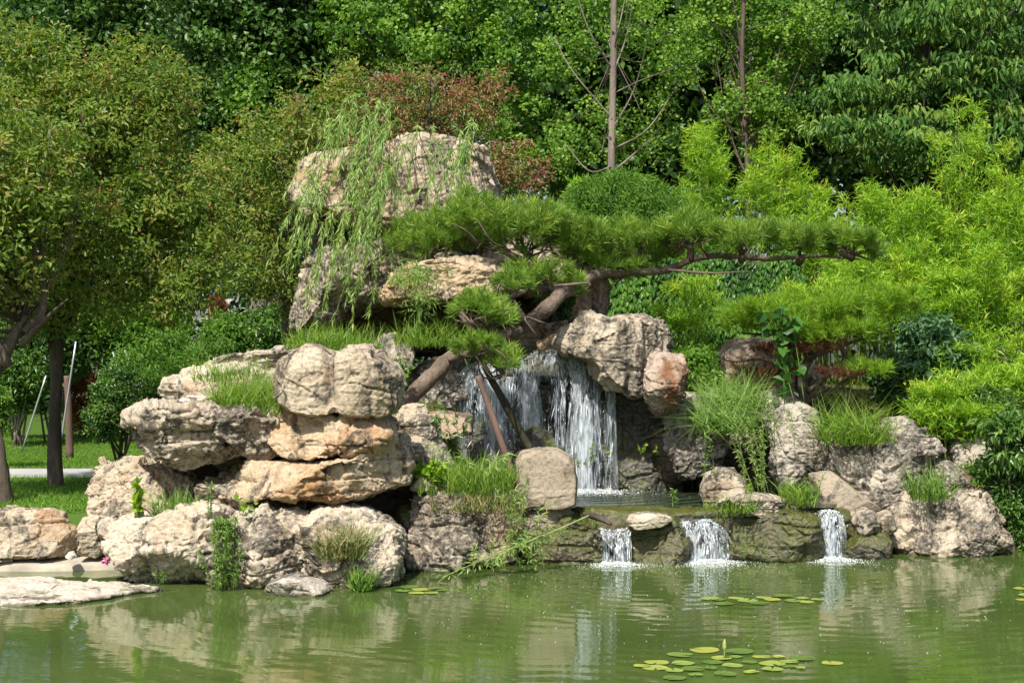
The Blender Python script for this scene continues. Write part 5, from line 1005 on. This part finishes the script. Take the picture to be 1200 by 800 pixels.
waterfall('short right small fall beside the yellow mossy stone', [(960, 602, 16.95), (972, 600, 16.9), (985, 604, 16.95)], .0, 5, 260, .35, [(.4, .2, 1), (.7, .12, .8), (.2, .1, .5)], .008, .10, 1600, .2, lead=.12, scale=2)
# drifting foam flecks on the pond: too many to count
r = np.random.default_rng(130); n = 420; C = np.stack([r.uniform(-.6, 5.2, n), 16.3 - 5.2 * r.random(n) ** 1.2, np.full(n, .003)], -1); C[:, 0] += (16 - C[:, 1]) * r.normal(size=n) * .05
m = MB(); foam_blobs(m, C, r.uniform(.002, .006, n), r); tag(obj('foam_flecks', m, M['foam'], origin=(2, 14, 0)), 'tiny white foam flecks drifting on the pond before the falls', 'foam', kind='stuff')

# ------------------------------------------------------------------ water lilies
def pad_mesh(name, r, rad):
    n = 22; a = np.linspace(.16, 2 * np.pi - .16, n); rr = rad * (1 + .05 * np.sin(a * 3 + r.random() * 6)); v = [[0, 0, .004]]
    for q, hh in ((.55, .005), (.93, .004), (1.0, .005 + .003 * r.random())): v += [[rr[k] * q * math.cos(a[k]), rr[k] * q * math.sin(a[k]), hh + .0015 * math.sin(3 * a[k])] for k in range(n)]
    f3 = [[0, 1 + k, 2 + k] for k in range(n - 1)]; f4 = [[1 + b * n + k, 1 + (b + 1) * n + k, 1 + (b + 1) * n + k + 1, 1 + b * n + k + 1] for b in range(2) for k in range(n - 1)]
    m = MB(); m.add(v, [f3, f4], r.random()); return m.mesh(name, LM['pad'], (0, 0, 0), True)
r = np.random.default_rng(140)
pm = [pad_mesh('lily_pad', r, 1.0) for k in range(9)]
for me in pm:
    pass
LIL = [('near cluster', 'flat green lily pad in the large cluster nearest the viewer', [(768, 783, 18), (790, 786, 14), (812, 784, 16), (770, 777, 16), (800, 778, 16), (835, 776, 16), (826, 762, 20), (866, 764, 22), (797, 768, 18), (845, 772, 14), (858, 780, 14), (878, 776, 12), (905, 778, 18), (925, 776, 14), (940, 772, 18), (975, 777, 14), (850, 790, 15), (815, 791, 10), (880, 788, 12), (905, 785, 14), (925, 781, 10), (893, 770, 13), (938, 783, 8), (790, 795, 16), (752, 781, 12), (833, 783, 11), (862, 770, 10), (912, 770, 9)]),
       ('middle cluster', 'small lily pad in the loose cluster before the right falls', [(832, 702, 14), (848, 708, 14), (862, 701, 11), (876, 704, 16), (890, 707, 14), (905, 703, 12), (918, 699, 14), (930, 704, 13), (946, 706, 10), (958, 703, 9), (842, 703, 10), (895, 701, 10), (940, 701, 10)]),
       ('left cluster', 'yellow-green lily pad in the small cluster below the black-banded boulder', [(480, 688, 14), (495, 691, 15), (510, 690, 12), (472, 693, 10), (488, 695, 12), (505, 695, 10), (518, 692, 7)]),
       ('edge cluster', 'lily pad in the small cluster at the right edge', [(1196, 690, 12), (1203, 698, 14), (1208, 686, 12), (1198, 703, 9)])]
k = 0
for g, lab, ps in LIL:
    for (a, b_, w_) in ps:
        Y = CAMH * F / (b_ - HZ); o = bpy.data.objects.new('lily_pad', pm[k % 9]); col.objects.link(o)
        o.location = ((a - 600) / F * Y, Y, .001 + .0012 * (k % 5)); s = w_ / F * Y * .85; o.scale = (s, s * r.uniform(.8, 1.1), 1); o.rotation_euler = (0, 0, r.uniform(0, 6.28))
        tag(o, lab, 'lily pad', 'lily pads of the ' + g); k += 1
root = thing('lily_bud', W(849, 772, 11.25), 'single upright lily bud in the middle of the nearest pad cluster', 'flower bud')
m = MB(); b0 = np.array([(849 - 600) / F * 11.25, 11.25, 0]); tube(m, [b0 - [0, 0, .1], b0 + [0, 0, .07]], [.006, .006], 6, 4); obj('stem', m, B['green'], root)
m = MB(); tube(m, [b0 + [0, 0, .06], b0 + [0, 0, .085], b0 + [0, 0, .12], b0 + [.003, 0, .15]], [.007, .016, .014, .002], 8, 14); obj('bud', m, plain_mat('bud_green', (.32, .34, .10), .5), root)
root = thing('pink_blossom', W(124, 656, 15.75), 'small pink blossom lying on the concrete ledge by the water', 'blossom')
m = MB(); r = np.random.default_rng(150); n = 22; c = W(124, 657, 15.7); leaves(m, np.repeat(c[None], n, 0), rdir(r, n, .5), rdir(r, n), .05, .035, .5, 'fold', .4); obj('petals', m, plain_mat('pink_petals', (.75, .25, .42), .5), root)
